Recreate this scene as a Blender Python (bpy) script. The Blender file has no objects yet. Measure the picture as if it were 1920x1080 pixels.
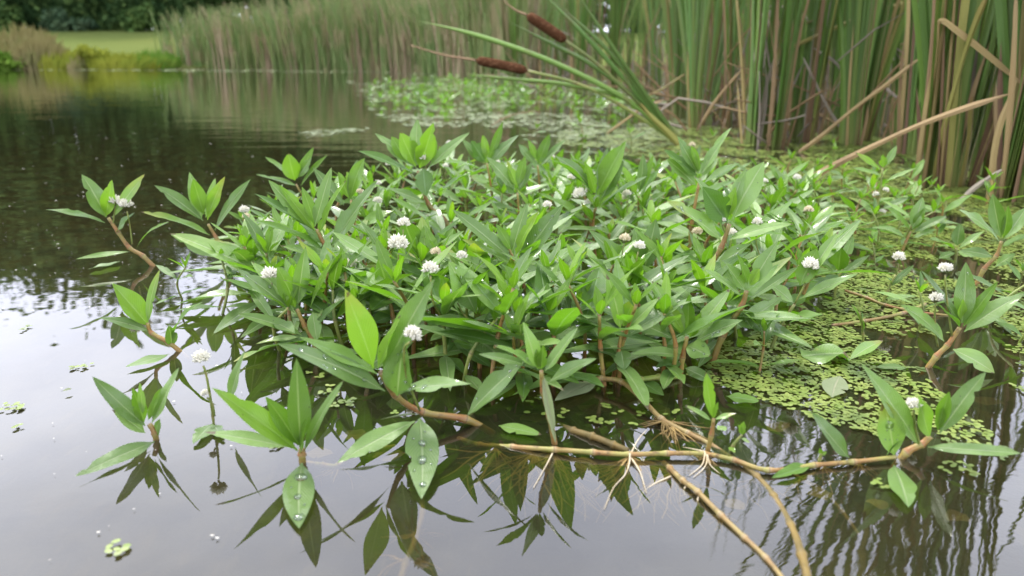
import bpy, math, random
import numpy as np
from mathutils import Vector, Matrix, Quaternion, noise as mnoise

R = math.radians
PI = math.pi
random.seed(7)
scene = bpy.context.scene
COL = scene.collection

# ------------------------------------------------------------------ camera, sky, sun, exposure
F = 1387.0                     # focal length in photo pixels (1920 wide)
CAM_H = 0.30
PITCH = math.atan((540 - 105) / F)
cam_d = bpy.data.cameras.new("camera")
cam_d.sensor_width = 36.0
cam_d.lens = F / 1920 * 36.0
cam_d.clip_start = 0.01
cam_d.clip_end = 2000.0
cam_d.dof.use_dof = True
cam_d.dof.focus_distance = 0.80
cam_d.dof.aperture_fstop = 6.0
cam = bpy.data.objects.new("camera", cam_d)
COL.objects.link(cam)
cam.location = (0, 0, CAM_H)
cam.rotation_euler = (PI / 2 - PITCH, 0, 0)
scene.camera = cam
CAMP = Vector((0, 0, CAM_H))
FWD = Vector((0, math.cos(PITCH), -math.sin(PITCH)))
UP = Vector((0, math.sin(PITCH), math.cos(PITCH)))
RIGHT = Vector((1, 0, 0))

SUN_EL, SUN_AZ = 58.0, -35.0
world = bpy.data.worlds.new("World")
scene.world = world
world.use_nodes = True
wn = world.node_tree
wn.nodes.clear()
w_out = wn.nodes.new("ShaderNodeOutputWorld")
w_bg = wn.nodes.new("ShaderNodeBackground")
w_bg.inputs["Strength"].default_value = 0.12
w_sky = wn.nodes.new("ShaderNodeTexSky")
w_sky.sky_type = 'NISHITA'
w_sky.sun_disc = False
w_sky.sun_elevation = R(SUN_EL)
w_sky.sun_rotation = R(SUN_AZ)
w_sky.dust_density = 3.0
w_tc = wn.nodes.new("ShaderNodeTexCoord")
w_map = wn.nodes.new("ShaderNodeMapping")
w_map.inputs["Scale"].default_value = (1.0, 1.0, 2.2)
w_no = wn.nodes.new("ShaderNodeTexNoise")
w_no.inputs["Scale"].default_value = 2.6
w_no.inputs["Detail"].default_value = 5.0
w_no.inputs["Roughness"].default_value = 0.5
w_rm = wn.nodes.new("ShaderNodeValToRGB")
w_rm.color_ramp.elements[0].position = 0.32
w_rm.color_ramp.elements[0].color = (6.1, 6.4, 7.9, 1)
w_rm.color_ramp.elements[1].position = 0.68
w_rm.color_ramp.elements[1].color = (9.6, 9.8, 11.0, 1)
w_mx = wn.nodes.new("ShaderNodeMix")
w_mx.data_type = 'RGBA'
w_mx.inputs[0].default_value = 0.90
L = wn.links.new
L(w_tc.outputs["Generated"], w_map.inputs["Vector"])
L(w_map.outputs[0], w_no.inputs["Vector"])
L(w_no.outputs["Fac"], w_rm.inputs["Fac"])
L(w_sky.outputs[0], w_mx.inputs["A"])
L(w_rm.outputs["Color"], w_mx.inputs["B"])
L(w_mx.outputs["Result"], w_bg.inputs["Color"])
L(w_bg.outputs[0], w_out.inputs[0])

sun_d = bpy.data.lights.new("sun", 'SUN')
sun_d.energy = 1.5
sun_d.angle = R(14)
sun_d.color = (1.0, 0.96, 0.90)
sun = bpy.data.objects.new("sun", sun_d)
COL.objects.link(sun)
sd = Vector((math.sin(R(SUN_AZ)) * math.cos(R(SUN_EL)), math.cos(R(SUN_AZ)) * math.cos(R(SUN_EL)), math.sin(R(SUN_EL))))
sun.rotation_euler = sd.to_track_quat('Z', 'Y').to_euler()

scene.view_settings.view_transform = 'Standard'
scene.view_settings.look = 'None'
scene.view_settings.exposure = 1.5
scene.view_settings.gamma = 1.0
cy = scene.cycles
cy.use_denoising = True
cy.max_bounces = 10
cy.transparent_max_bounces = 24
cy.transmission_bounces = 8
cy.caustics_reflective = False
cy.caustics_refractive = False
cy.sample_clamp_indirect = 6.0


# ------------------------------------------------------------------ picture pixel -> place in the world
def ray(px, py):
    return (FWD + RIGHT * ((px - 960) / F) + UP * ((540 - py) / F))


def at_water(px, py, z=0.0):
    d = ray(px, py)
    return CAMP + d * ((z - CAM_H) / d.z)


def at_y(px, py, Y):
    d = ray(px, py)
    return CAMP + d * (Y / d.y)


# ------------------------------------------------------------------ mesh builder
class MB:
    def __init__(self):
        self.v, self.f, self.uv = [], [], []

    def build(self, name, mats, parent=None, smooth=True, origin=None):
        if origin is None:
            origin = (0, 0, 0)
        ox, oy, oz = origin
        me = bpy.data.meshes.new(name)
        me.from_pydata([(a[0] - ox, a[1] - oy, a[2] - oz) for a in self.v], [], self.f)
        if self.uv and len(self.uv) == len(self.v):
            ul = me.uv_layers.new(name="UVMap")
            idx = np.empty(len(me.loops), dtype=np.int32)
            me.loops.foreach_get("vertex_index", idx)
            ul.data.foreach_set("uv", np.asarray(self.uv, dtype=np.float32)[idx].ravel())
        if smooth:
            me.polygons.foreach_set("use_smooth", np.ones(len(me.polygons), dtype=bool))
        if not isinstance(mats, (list, tuple)):
            mats = [mats]
        for m in mats:
            me.materials.append(m)
        me.update()
        o = bpy.data.objects.new(name, me)
        COL.objects.link(o)
        if parent is not None:
            o.parent = parent
        elif origin != (0, 0, 0):
            o.location = origin
        return o


def catmull(pts, n=5):
    pts = [Vector(p) for p in pts]
    if len(pts) < 3:
        return [pts[0].lerp(pts[-1], i / n) for i in range(n + 1)]
    out = []
    P = [pts[0] * 2 - pts[1]] + pts + [pts[-1] * 2 - pts[-2]]
    for k in range(1, len(P) - 2):
        a, b, c, d = P[k - 1], P[k], P[k + 1], P[k + 2]
        for i in range(n):
            t = i / n
            out.append(0.5 * ((2 * b) + (c - a) * t + (2 * a - 5 * b + 4 * c - d) * t * t + (3 * b - a - 3 * c + d) * t ** 3))
    out.append(pts[-1])
    return out


def tube(mb, pts, rad, sides=7, cap=True, nodes=0.0, nseg=5):
    """rad: a pair (start, end) or a function of t; nodes: swelling at the given control points"""
    P = catmull(pts, nseg)
    n = len(P)
    rf = rad if callable(rad) else (lambda t: rad[0] + (rad[1] - rad[0]) * t)
    base = len(mb.v)
    tan = (P[1] - P[0]).normalized()
    a = tan.orthogonal().normalized()
    for i, p in enumerate(P):
        t2 = (P[min(i + 1, n - 1)] - P[max(i - 1, 0)]).normalized()
        a = (a - t2 * a.dot(t2)).normalized()
        b = t2.cross(a)
        r = rf(i / (n - 1))
        if nodes and i % nseg == 0 and 0 < i < n - 1:
            r *= 1 + nodes
        for k in range(sides):
            an = 2 * PI * k / sides
            mb.v.append(p + (a * math.cos(an) + b * math.sin(an)) * r)
            mb.uv.append((k / sides, i / nseg))
    for i in range(n - 1):
        for k in range(sides):
            k2 = (k + 1) % sides
            mb.f.append((base + i * sides + k, base + i * sides + k2, base + (i + 1) * sides + k2, base + (i + 1) * sides + k))
    if cap:
        mb.f.append(tuple(base + k for k in reversed(range(sides))))
        mb.f.append(tuple(base + (n - 1) * sides + k for k in range(sides)))


def perp(v, d):
    v = v - d * v.dot(d)
    if v.length < 1e-6:
        v = d.orthogonal()
    return v.normalized()


class Leaf:
    """A lanceolate leaf: a curved blade folded a little along its midrib."""

    def __init__(s, B, T, W, N, bend=0.05, fold=0.25, wave=0.03, seed=0, sharp=0.85, nt=20, nu=6):
        s.B, s.T, s.W, s.N, s.bend, s.fold, s.wave, s.sharp, s.nt, s.nu = Vector(B), Vector(T), W, Vector(N), bend, fold, wave, sharp, nt, nu
        rr = random.Random(seed)
        s.ph, s.fr, s.tw = rr.uniform(0, 6), rr.uniform(5, 9), rr.uniform(-0.25, 0.25)
        s.sb = rr.uniform(-0.04, 0.04)
        s.bites = [(rr.uniform(.25, .9), rr.choice((-1, 1)), rr.uniform(.018, .05), rr.uniform(.25, .65)) for _ in range(rr.choice((0, 0, 1, 1, 2)))]   # chewed edges
        s.rnd = 0.88
        s.len = (s.T - s.B).length
        d = (s.T - s.B).normalized()
        s.n0 = perp(s.N, d)
        s.C = (s.B + s.T) * 0.5 + s.n0 * bend * s.len + d.cross(s.n0) * s.sb * s.len

    def width(s, t):
        tt = max(t - 0.03, 0.0) / 0.97
        w = math.sin(PI * min(1.0, tt ** s.sharp)) ** s.rnd if 0 < tt < 1 else 0.0
        return max(w, 0.07 * (1 - t)) * s.W * 0.5

    def frame(s, t):
        p = s.B * (1 - t) ** 2 + s.C * 2 * t * (1 - t) + s.T * t * t
        d = ((s.C - s.B) * (1 - t) + (s.T - s.C) * t).normalized()
        n = perp(s.n0, d)
        if s.tw:
            n = Quaternion(d, s.tw * t) @ n
        return p, d, n, d.cross(n)

    def point(s, t, u):
        p, d, n, sd_ = s.frame(t)
        w = s.width(t)
        for (bt, bs, bw, bd) in s.bites:
            if u * bs > 0:
                w *= 1 - bd * math.exp(-((t - bt) / bw) ** 2)
        h = abs(u) * math.sin(s.fold) + s.wave * 6 * math.sin(t * s.fr * (1.25 if u > 0 else 1.0) + s.ph + (2 if u > 0 else 0)) * u * u
        return p + sd_ * (u * w * math.cos(s.fold)) + n * (h * w), n

    def add(s, mb):
        b = len(mb.v)
        for i in range(s.nt + 1):
            t = i / s.nt
            for j in range(s.nu + 1):
                u = j / s.nu * 2 - 1
                mb.v.append(s.point(t, u)[0])
                mb.uv.append(((u + 1) / 2, t))
        k = s.nu + 1
        for i in range(s.nt):
            for j in range(s.nu):
                mb.f.append((b + i * k + j, b + i * k + j + 1, b + (i + 1) * k + j + 1, b + (i + 1) * k + j))


def ribbon(mb, pts, wf, N, th=0.18, nseg=4, closed=True):
    """A long strap leaf with a lens-shaped section; wf(t) is its width."""
    P = catmull(pts, nseg)
    n = len(P)
    b = len(mb.v)
    for i, p in enumerate(P):
        t = i / (n - 1)
        d = (P[min(i + 1, n - 1)] - P[max(i - 1, 0)]).normalized()
        nn = perp(Vector(N), d)
        sd_ = d.cross(nn)
        w = wf(t)
        for (a, c, u) in ((-.5, 0.0, 0), (0, th, .5), (.5, 0.0, 1), (0, -th * 0.35, .5)):
            mb.v.append(p + sd_ * (a * w) + nn * (c * w))
            mb.uv.append((u, t))
    for i in range(n - 1):
        for k in range(4):
            k2 = (k + 1) % 4
            mb.f.append((b + i * 4 + k, b + i * 4 + k2, b + (i + 1) * 4 + k2, b + (i + 1) * 4 + k))


# ------------------------------------------------------------------ object helpers
def tag(o, label=None, cat=None, group=None, kind=None):
    if label:
        o["label"] = label
    if cat:
        o["category"] = cat
    if group:
        o["group"] = group
    if kind:
        o["kind"] = kind
    return o


def empty(name, loc, label, cat, group=None):
    o = bpy.data.objects.new(name, None)
    o.empty_display_size = 0.02
    COL.objects.link(o)
    o.location = loc
    return tag(o, label, cat, group)


def copy_tree(o, parent=None):
    c = o.copy()
    COL.objects.link(c)
    if parent is not None:
        c.parent = parent
    for ch in list(o.children):
        copy_tree(ch, c)
    return c


# ------------------------------------------------------------------ materials
class NT:
    def __init__(s, name):
        s.m = bpy.data.materials.new(name)
        s.m.use_nodes = True
        s.t = s.m.node_tree
        s.t.nodes.clear()
        s.out = s.n("OutputMaterial")

    def n(s, kind, **kw):
        nd = s.t.nodes.new("ShaderNode" + kind)
        for k, v in kw.items():
            if hasattr(nd, k):
                setattr(nd, k, v)
            else:
                nd.inputs[k.replace("_", " ")].default_value = v
        return nd

    def l(s, a, b):
        s.t.links.new(a, b)

    def mix(s, f, a, b, mode='MIX'):
        nd = s.t.nodes.new("ShaderNodeMix")
        nd.data_type = 'RGBA'
        nd.blend_type = mode
        for sock, val in ((nd.inputs[0], f), (nd.inputs["A"], a), (nd.inputs["B"], b)):
            if hasattr(val, "is_linked"):
                s.l(val, sock)
            elif isinstance(val, (int, float)):
                sock.default_value = val
            else:
                sock.default_value = (*val, 1)
        return nd.outputs["Result"]

    def math(s, op, a, b=0.0, clamp=False):
        nd = s.t.nodes.new("ShaderNodeMath")
        nd.operation = op
        nd.use_clamp = clamp
        for sock, val in zip(nd.inputs, (a, b)):
            if hasattr(val, "is_linked"):
                s.l(val, sock)
            else:
                sock.default_value = val
        return nd.outputs[0]

    def ramp(s, f, stops):
        nd = s.t.nodes.new("ShaderNodeValToRGB")
        cr = nd.color_ramp
        while len(cr.elements) < len(stops):
            cr.elements.new(0.5)
        for e, (p, c) in zip(cr.elements, stops):
            e.position = p
            e.color = (c, c, c, 1) if isinstance(c, (int, float)) else (*c, 1)
        s.l(f, nd.inputs[0])
        return nd.outputs[0]

    def noise(s, scale, detail=3.0, vec=None, rough=0.5, stretch=None):
        nd = s.n("TexNoise")
        nd.inputs["Scale"].default_value = scale
        nd.inputs["Detail"].default_value = detail
        nd.inputs["Roughness"].default_value = rough
        if vec is None:
            vec = s.n("TexCoord").outputs["Object"]
        if stretch:
            mp = s.n("Mapping")
            mp.inputs["Scale"].default_value = stretch
            s.l(vec, mp.inputs["Vector"])
            vec = mp.outputs[0]
        s.l(vec, nd.inputs["Vector"])
        return nd.outputs["Fac"]

    def bump(s, h, strength=0.3, dist=0.001):
        nd = s.n("Bump")
        nd.inputs["Strength"].default_value = strength
        nd.inputs["Distance"].default_value = dist
        s.l(h, nd.inputs["Height"])
        return nd.outputs[0]


def leaf_material(name, top, top2, under, rib, rough=0.36, trans=0.35, sheen=0.5, bloom=0.05):
    k = NT(name)
    uv = k.n("UVMap")
    sep = k.n("SeparateXYZ")
    k.l(uv.outputs[0], sep.inputs[0])
    u = k.math('ABSOLUTE', k.math('SUBTRACT', sep.outputs[0], 0.5))
    ribm = k.ramp(u, [(0.016, 1.0), (0.055, 0.0)])
    vein_c = k.math('ADD', k.math('MULTIPLY', sep.outputs[1], 62.0), k.math('MULTIPLY', u, -34.0))
    vein = k.math('POWER', k.math('ABSOLUTE', k.math('SINE', vein_c)), 6.0)
    oi = k.n("ObjectInfo")
    n1 = k.noise(38.0, 4.0)
    n2 = k.noise(420.0, 3.0)
    f = k.math('ADD', k.math('MULTIPLY', n1, 0.9), k.math('MULTIPLY', k.math('SUBTRACT', oi.outputs["Random"], 0.5), 0.8))
    c = k.mix(k.ramp(f, [(0.2, 0.0), (0.75, 1.0)]), top, top2)
    c = k.mix(k.math('MULTIPLY', vein, 0.16), c, rib)
    gm = k.n("NewGeometry")
    c = k.mix(gm.outputs["Backfacing"], c, under)
    c = k.mix(k.math('MULTIPLY', ribm, 0.75), c, rib)
    # brown specks and nibbles
    vo = k.n("TexVoronoi")
    vo.inputs["Scale"].default_value = 150.0
    k.l(k.n("TexCoord").outputs["Object"], vo.inputs["Vector"])
    sp = k.math('MULTIPLY', k.ramp(vo.outputs["Distance"], [(0.06, 1.0), (0.13, 0.0)]), k.ramp(k.noise(55.0, 1.0), [(0.55, 0.0), (0.62, 1.0)]))
    c = k.mix(k.math('MULTIPLY', sp, 0.8), c, (0.05, 0.045, 0.02))
    old = k.ramp(oi.outputs["Random"], [(0.90, 0.0), (0.98, 1.0)])
    edge = k.math('ADD', sep.outputs[1], k.math('MULTIPLY', k.math('SUBTRACT', k.noise(70.0, 3.0), 0.5), 0.7))
    c = k.mix(k.math('MULTIPLY', old, k.math('MULTIPLY', k.ramp(edge, [(0.55, 0.0), (0.95, 1.0)]), 0.7)), c, (0.32, 0.29, 0.05))
    c = k.mix(k.math('MULTIPLY', k.ramp(edge, [(0.98, 0.0), (1.06, 1.0)]), k.ramp(oi.outputs["Random"], [(0.45, 0.0), (0.6, 0.9)])), c, (0.10, 0.06, 0.025))
    hue = k.n("HueSaturation")
    k.l(c, hue.inputs["Color"])
    k.l(k.math('ADD', 0.80, k.math('MULTIPLY', oi.outputs["Random"], 0.4)), hue.inputs["Value"])
    c = hue.outputs[0]
    p = k.n("BsdfPrincipled")
    k.l(c, p.inputs["Base Color"])
    k.l(k.math('ADD', rough - 0.14, k.math('MULTIPLY', k.noise(60.0, 3.0), 0.34)), p.inputs["Roughness"])
    k.l(c, p.inputs["Base Color"])
    p.inputs["Specular IOR Level"].default_value = sheen
    k.l(k.math('MULTIPLY', k.ramp(k.noise(34.0, 3.0), [(0.50, 0.0), (0.60, 1.0)]), 0.5), p.inputs["Coat Weight"])   # rain-wet patches
    p.inputs["Coat Roughness"].default_value = 0.07
    p.inputs["Sheen Weight"].default_value = bloom          # the pale waxy bloom
    p.inputs["Sheen Roughness"].default_value = 0.45
    h = k.math('ADD', k.math('MULTIPLY', vein, 0.35), k.math('ADD', k.math('MULTIPLY', ribm, -1.2), k.math('MULTIPLY', k.noise(120.0, 3.0), 2.0)))
    k.l(k.bump(h, 0.5, 0.0009), p.inputs["Normal"])
    tr = k.n("BsdfTranslucent")
    k.l(k.mix(1.0, c, (0.95, 1.15, 0.42), 'MULTIPLY'), tr.inputs["Color"])
    tm = k.n("MixShader")
    tm.inputs[0].default_value = trans
    k.l(p.outputs[0], tm.inputs[1])
    k.l(tr.outputs[0], tm.inputs[2])
    k.l(tm.outputs[0], k.out.inputs[0])
    return k.m


def simple(name, c1, c2, scale=40.0, rough=0.6, bump=0.3, bd=0.001, stretch=None, spec=0.4, trans=0.0, c3=None, vary=0.0, detail=4.0):
    k = NT(name)
    n1 = k.noise(scale, detail, stretch=stretch)
    c = k.mix(k.ramp(n1, [(0.35, 0.0), (0.65, 1.0)]), c1, c2)
    if c3 is not None:
        c = k.mix(k.ramp(k.noise(scale * 0.31, 2.0), [(0.52, 0.0), (0.66, 1.0)]), c, c3)
    if vary:
        oi = k.n("ObjectInfo")
        hue = k.n("HueSaturation")
        k.l(c, hue.inputs["Color"])
        k.l(k.math('ADD', 1 - vary / 2, k.math('MULTIPLY', oi.outputs["Random"], vary)), hue.inputs["Value"])
        c = hue.outputs[0]
    p = k.n("BsdfPrincipled")
    k.l(c, p.inputs["Base Color"])
    p.inputs["Roughness"].default_value = rough
    p.inputs["Specular IOR Level"].default_value = spec
    if bump:
        k.l(k.bump(n1, bump, bd), p.inputs["Normal"])
    s = p.outputs[0]
    if trans:
        tr = k.n("BsdfTranslucent")
        k.l(c, tr.inputs["Color"])
        tm = k.n("MixShader")
        tm.inputs[0].default_value = trans
        k.l(s, tm.inputs[1])
        k.l(tr.outputs[0], tm.inputs[2])
        s = tm.outputs[0]
    k.l(s, k.out.inputs[0])
    return k.m


def stem_material(name, low, high, ring, blotch, rough=0.42):
    """jointed waterweed stem: tint shifts between joints, a paler ring and a dark scar at each"""
    k = NT(name)
    uv = k.n("UVMap")
    sep = k.n("SeparateXYZ")
    k.l(uv.outputs[0], sep.inputs[0])
    fr = k.math('FRACT', sep.outputs[1])
    d = k.math('MINIMUM', fr, k.math('SUBTRACT', 1.0, fr))
    oi = k.n("ObjectInfo")
    n1 = k.noise(55.0, 4.0)
    n2 = k.noise(210.0, 4.0)
    c = k.mix(k.ramp(k.math('ADD', fr, k.math('MULTIPLY', k.math('SUBTRACT', n1, 0.5), 1.3)), [(0.15, 0.0), (0.85, 1.0)]), low, high)
    st = k.noise(1.0, 3.0, vec=uv.outputs[0], stretch=(14.0, 1.4, 1.0))
    c = k.mix(k.ramp(st, [(0.45, 0.0), (0.75, 0.55)]), c, blotch)
    c = k.mix(k.ramp(n2, [(0.56, 0.0), (0.70, 0.75)]), c, tuple(0.35 * x for x in low))
    c = k.mix(k.ramp(d, [(0.03, 0.45), (0.09, 0.0)]), c, ring)
    c = k.mix(k.ramp(d, [(0.008, 0.5), (0.022, 0.0)]), c, (0.06, 0.035, 0.015))
    hue = k.n("HueSaturation")
    k.l(c, hue.inputs["Color"])
    k.l(k.math('ADD', 0.8, k.math('MULTIPLY', oi.outputs["Random"], 0.4)), hue.inputs["Value"])
    p = k.n("BsdfPrincipled")
    k.l(hue.outputs[0], p.inputs["Base Color"])
    k.l(k.math('ADD', rough - 0.12, k.math('MULTIPLY', n1, 0.3)), p.inputs["Roughness"])
    k.l(k.bump(k.math('ADD', k.math('MULTIPLY', st, 0.8), n2), 0.55, 0.0008), p.inputs["Normal"])
    k.l(p.outputs[0], k.out.inputs[0])
    return k.m


def blade_material(name, base, mid, tip, streak, trans=0.34, rough=0.42):
    """strap leaves: pale foot, green middle, drier tip, fine lengthwise streaks"""
    k = NT(name)
    uv = k.n("UVMap")
    sep = k.n("SeparateXYZ")
    k.l(uv.outputs[0], sep.inputs[0])
    oi = k.n("ObjectInfo")
    vv = k.math('ADD', sep.outputs[1], k.math('MULTIPLY', k.math('SUBTRACT', k.noise(9.0, 2.0), 0.5), 0.16))
    cr = k.n("ValToRGB")
    st = [(0.0, base), (0.07, tuple(0.5 * (a + b) for a, b in zip(base, mid))), (0.17, mid), (0.75, mid), (1.0, tip)]
    while len(cr.color_ramp.elements) < len(st):
        cr.color_ramp.elements.new(0.5)
    for e, (pp, c) in zip(cr.color_ramp.elements, st):
        e.position = pp
        e.color = (*c, 1)
    k.l(vv, cr.inputs[0])
    fib = k.noise(1.0, 3.0, vec=uv.outputs[0], stretch=(26.0, 2.2, 1.0))
    c = k.mix(k.ramp(fib, [(0.35, 0.0), (0.75, 0.75)]), cr.outputs[0], streak)
    br = k.math('MULTIPLY', k.ramp(k.noise(14.0, 3.0, stretch=(1, 1, 0.25)), [(0.60, 0.0), (0.72, 1.0)]), 0.5)
    c = k.mix(br, c, (0.17, 0.11, 0.05))
    hue = k.n("HueSaturation")
    k.l(c, hue.inputs["Color"])
    k.l(k.math('ADD', 0.70, k.math('MULTIPLY', oi.outputs["Random"], 0.6)), hue.inputs["Value"])
    k.l(k.math('ADD', 0.485, k.math('MULTIPLY', oi.outputs["Random"], 0.03)), hue.inputs["Hue"])
    p = k.n("BsdfPrincipled")
    k.l(hue.outputs[0], p.inputs["Base Color"])
    p.inputs["Roughness"].default_value = rough
    p.inputs["Specular IOR Level"].default_value = 0.35
    k.l(k.bump(fib, 0.35, 0.0015), p.inputs["Normal"])
    tr = k.n("BsdfTranslucent")
    k.l(hue.outputs[0], tr.inputs["Color"])
    tm = k.n("MixShader")
    tm.inputs[0].default_value = trans
    k.l(p.outputs[0], tm.inputs[1])
    k.l(tr.outputs[0], tm.inputs[2])
    k.l(tm.outputs[0], k.out.inputs[0])
    return k.m


M = {}
M['g'] = leaf_material("waxy_leaf", (0.115, 0.220, 0.030), (0.175, 0.295, 0.055), (0.14, 0.27, 0.020), (0.32, 0.41, 0.18), rough=0.36, trans=0.32, sheen=0.7, bloom=0.07)
M['u'] = leaf_material("green_leaf", (0.095, 0.205, 0.022), (0.14, 0.255, 0.032), (0.14, 0.28, 0.020), (0.20, 0.33, 0.12), rough=0.42, trans=0.42, sheen=0.45)  # saturated green of backlit undersides is put into the base colour
M['y'] = leaf_material("young_backlit_leaf", (0.135, 0.27, 0.018), (0.185, 0.325, 0.026), (0.165, 0.31, 0.018), (0.26, 0.40, 0.09), rough=0.40, trans=0.44, sheen=0.45)  # young yellow-green, with the glow of backlit undersides painted in
M['d'] = leaf_material("dry_leaf", (0.22, 0.27, 0.13), (0.30, 0.34, 0.19), (0.25, 0.26, 0.12), (0.36, 0.36, 0.22), rough=0.6, trans=0.3, sheen=0.3)
M['rot'] = leaf_material("rotting_leaf", (0.11, 0.075, 0.025), (0.17, 0.13, 0.04), (0.12, 0.09, 0.03), (0.20, 0.15, 0.06), rough=0.6, trans=0.2, sheen=0.2)
M['stem'] = stem_material("reddish_stem", (0.26, 0.105, 0.030), (0.24, 0.19, 0.045), (0.30, 0.22, 0.09), (0.17, 0.20, 0.035))
M['green_stem'] = stem_material("green_stem", (0.13, 0.19, 0.03), (0.20, 0.24, 0.05), (0.28, 0.22, 0.08), (0.22, 0.13, 0.04))
M['runner'] = stem_material("runner_skin", (0.23, 0.12, 0.036), (0.21, 0.20, 0.042), (0.33, 0.25, 0.12), (0.32, 0.27, 0.075))
M['old_runner'] = stem_material("old_runner_skin", (0.21, 0.13, 0.036), (0.25, 0.195, 0.06), (0.38, 0.30, 0.16), (0.17, 0.08, 0.035), rough=0.5)
M['sunk'] = stem_material("sunken_stem", (0.19, 0.125, 0.022), (0.13, 0.095, 0.018), (0.19, 0.14, 0.045), (0.10, 0.06, 0.016), rough=0.6)
M['root'] = simple("root_fibre", (0.30, 0.20, 0.06), (0.17, 0.105, 0.03), 90.0, 0.6, 0.0, vary=0.4)
M['white_root'] = simple("pale_root", (0.60, 0.52, 0.36), (0.48, 0.38, 0.22), 90.0, 0.5, 0.0)
M['petal'] = simple("white_petal", (0.82, 0.80, 0.70), (0.74, 0.71, 0.56), 300.0, 0.55, 0.1, trans=0.3)
M['old_petal'] = simple("faded_petal", (0.62, 0.56, 0.38), (0.46, 0.38, 0.22), 300.0, 0.7, 0.1)
M['bract'] = simple("green_bract", (0.16, 0.22, 0.06), (0.30, 0.33, 0.14), 300.0, 0.6, 0.1)
M['blade'] = blade_material("cattail_blade", (0.27, 0.27, 0.08), (0.110, 0.200, 0.036), (0.14, 0.19, 0.045), (0.17, 0.27, 0.060))
M['blade2'] = blade_material("pale_cattail_blade", (0.30, 0.29, 0.09), (0.16, 0.26, 0.040), (0.19, 0.24, 0.06), (0.24, 0.33, 0.08))
M['dead'] = blade_material("dead_blade", (0.15, 0.09, 0.04), (0.33, 0.225, 0.09), (0.34, 0.24, 0.11), (0.42, 0.31, 0.15), trans=0.12, rough=0.6)
M['ochre'] = blade_material("yellowing_blade", (0.22, 0.15, 0.05), (0.25, 0.22, 0.055), (0.27, 0.16, 0.055), (0.30, 0.27, 0.08), trans=0.15, rough=0.55)
M['grey'] = blade_material("weathered_blade", (0.10, 0.08, 0.06), (0.24, 0.195, 0.145), (0.31, 0.26, 0.20), (0.34, 0.29, 0.23), trans=0.1, rough=0.7)
M['brown'] = blade_material("brown_sheath", (0.10, 0.06, 0.03), (0.21, 0.13, 0.065), (0.28, 0.19, 0.10), (0.28, 0.18, 0.10), trans=0.05, rough=0.75)
M['seed'] = simple("cattail_velvet", (0.060, 0.026, 0.012), (0.105, 0.046, 0.021), 260.0, 0.95, 1.0, 0.003, spec=0.05, c3=(0.16, 0.08, 0.04))
M['spike'] = simple("dry_spike", (0.32, 0.20, 0.11), (0.24, 0.16, 0.08), 200.0, 0.8, 0.2)
M['duck'] = simple("duckweed_frond", (0.150, 0.220, 0.032), (0.235, 0.285, 0.060), 60.0, 0.42, 0.0, c3=(0.085, 0.13, 0.028), trans=0.15, spec=0.6)
M['duckpale'] = simple("sky_pale_duckweed", (0.18, 0.23, 0.085), (0.25, 0.29, 0.13), 8.0, 0.40, 0.0, trans=0.1, spec=0.6)  # whitish sky sheen of the far sheets put into a paler base colour
M['bark'] = simple("tree_bark", (0.07, 0.055, 0.04), (0.12, 0.10, 0.075), 6.0, 0.9, 0.6, 0.02)


def glass_mat():
    k = NT("dew")
    t = k.n("BsdfTransparent")
    t.inputs["Color"].default_value = (0.97, 0.97, 0.97, 1)
    lw = k.n("LayerWeight")
    lw.inputs["Blend"].default_value = 0.4
    k.l(k.mix(k.ramp(lw.outputs["Facing"], [(0.25, 0.0), (0.9, 1.0)]), (0.98, 1.0, 0.95), (0.30, 0.42, 0.28)), t.inputs["Color"])  # dark refraction edge of a drop imitated by the transparency colour
    g = k.n("BsdfGlossy")
    g.inputs["Roughness"].default_value = 0.03
    f = k.n("LayerWeight")
    f.inputs["Blend"].default_value = 0.22
    m = k.n("MixShader")
    k.l(k.math('ADD', k.math('MULTIPLY', f.outputs["Fresnel"], 0.55), 0.05), m.inputs[0])
    k.l(t.outputs[0], m.inputs[1])
    k.l(g.outputs[0], m.inputs[2])
    k.l(m.outputs[0], k.out.inputs[0])
    return k.m


M['dew'] = glass_mat()


def crown_mat(name, a, b, c3):
    k = NT(name)
    n1 = k.noise(0.55, 3.0)
    n2 = k.noise(2.4, 3.0)
    c = k.mix(k.ramp(n1, [(0.38, 0.0), (0.62, 1.0)]), a, b)
    c = k.mix(k.ramp(n2, [(0.50, 0.0), (0.70, 0.8)]), c, c3)
    d = k.n("BsdfDiffuse")
    k.l(c, d.inputs[0])
    t = k.n("BsdfTranslucent")
    k.l(c, t.inputs[0])
    m = k.n("MixShader")
    m.inputs[0].default_value = 0.3
    k.l(d.outputs[0], m.inputs[1])
    k.l(t.outputs[0], m.inputs[2])
    k.l(m.outputs[0], k.out.inputs[0])
    return k.m


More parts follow.
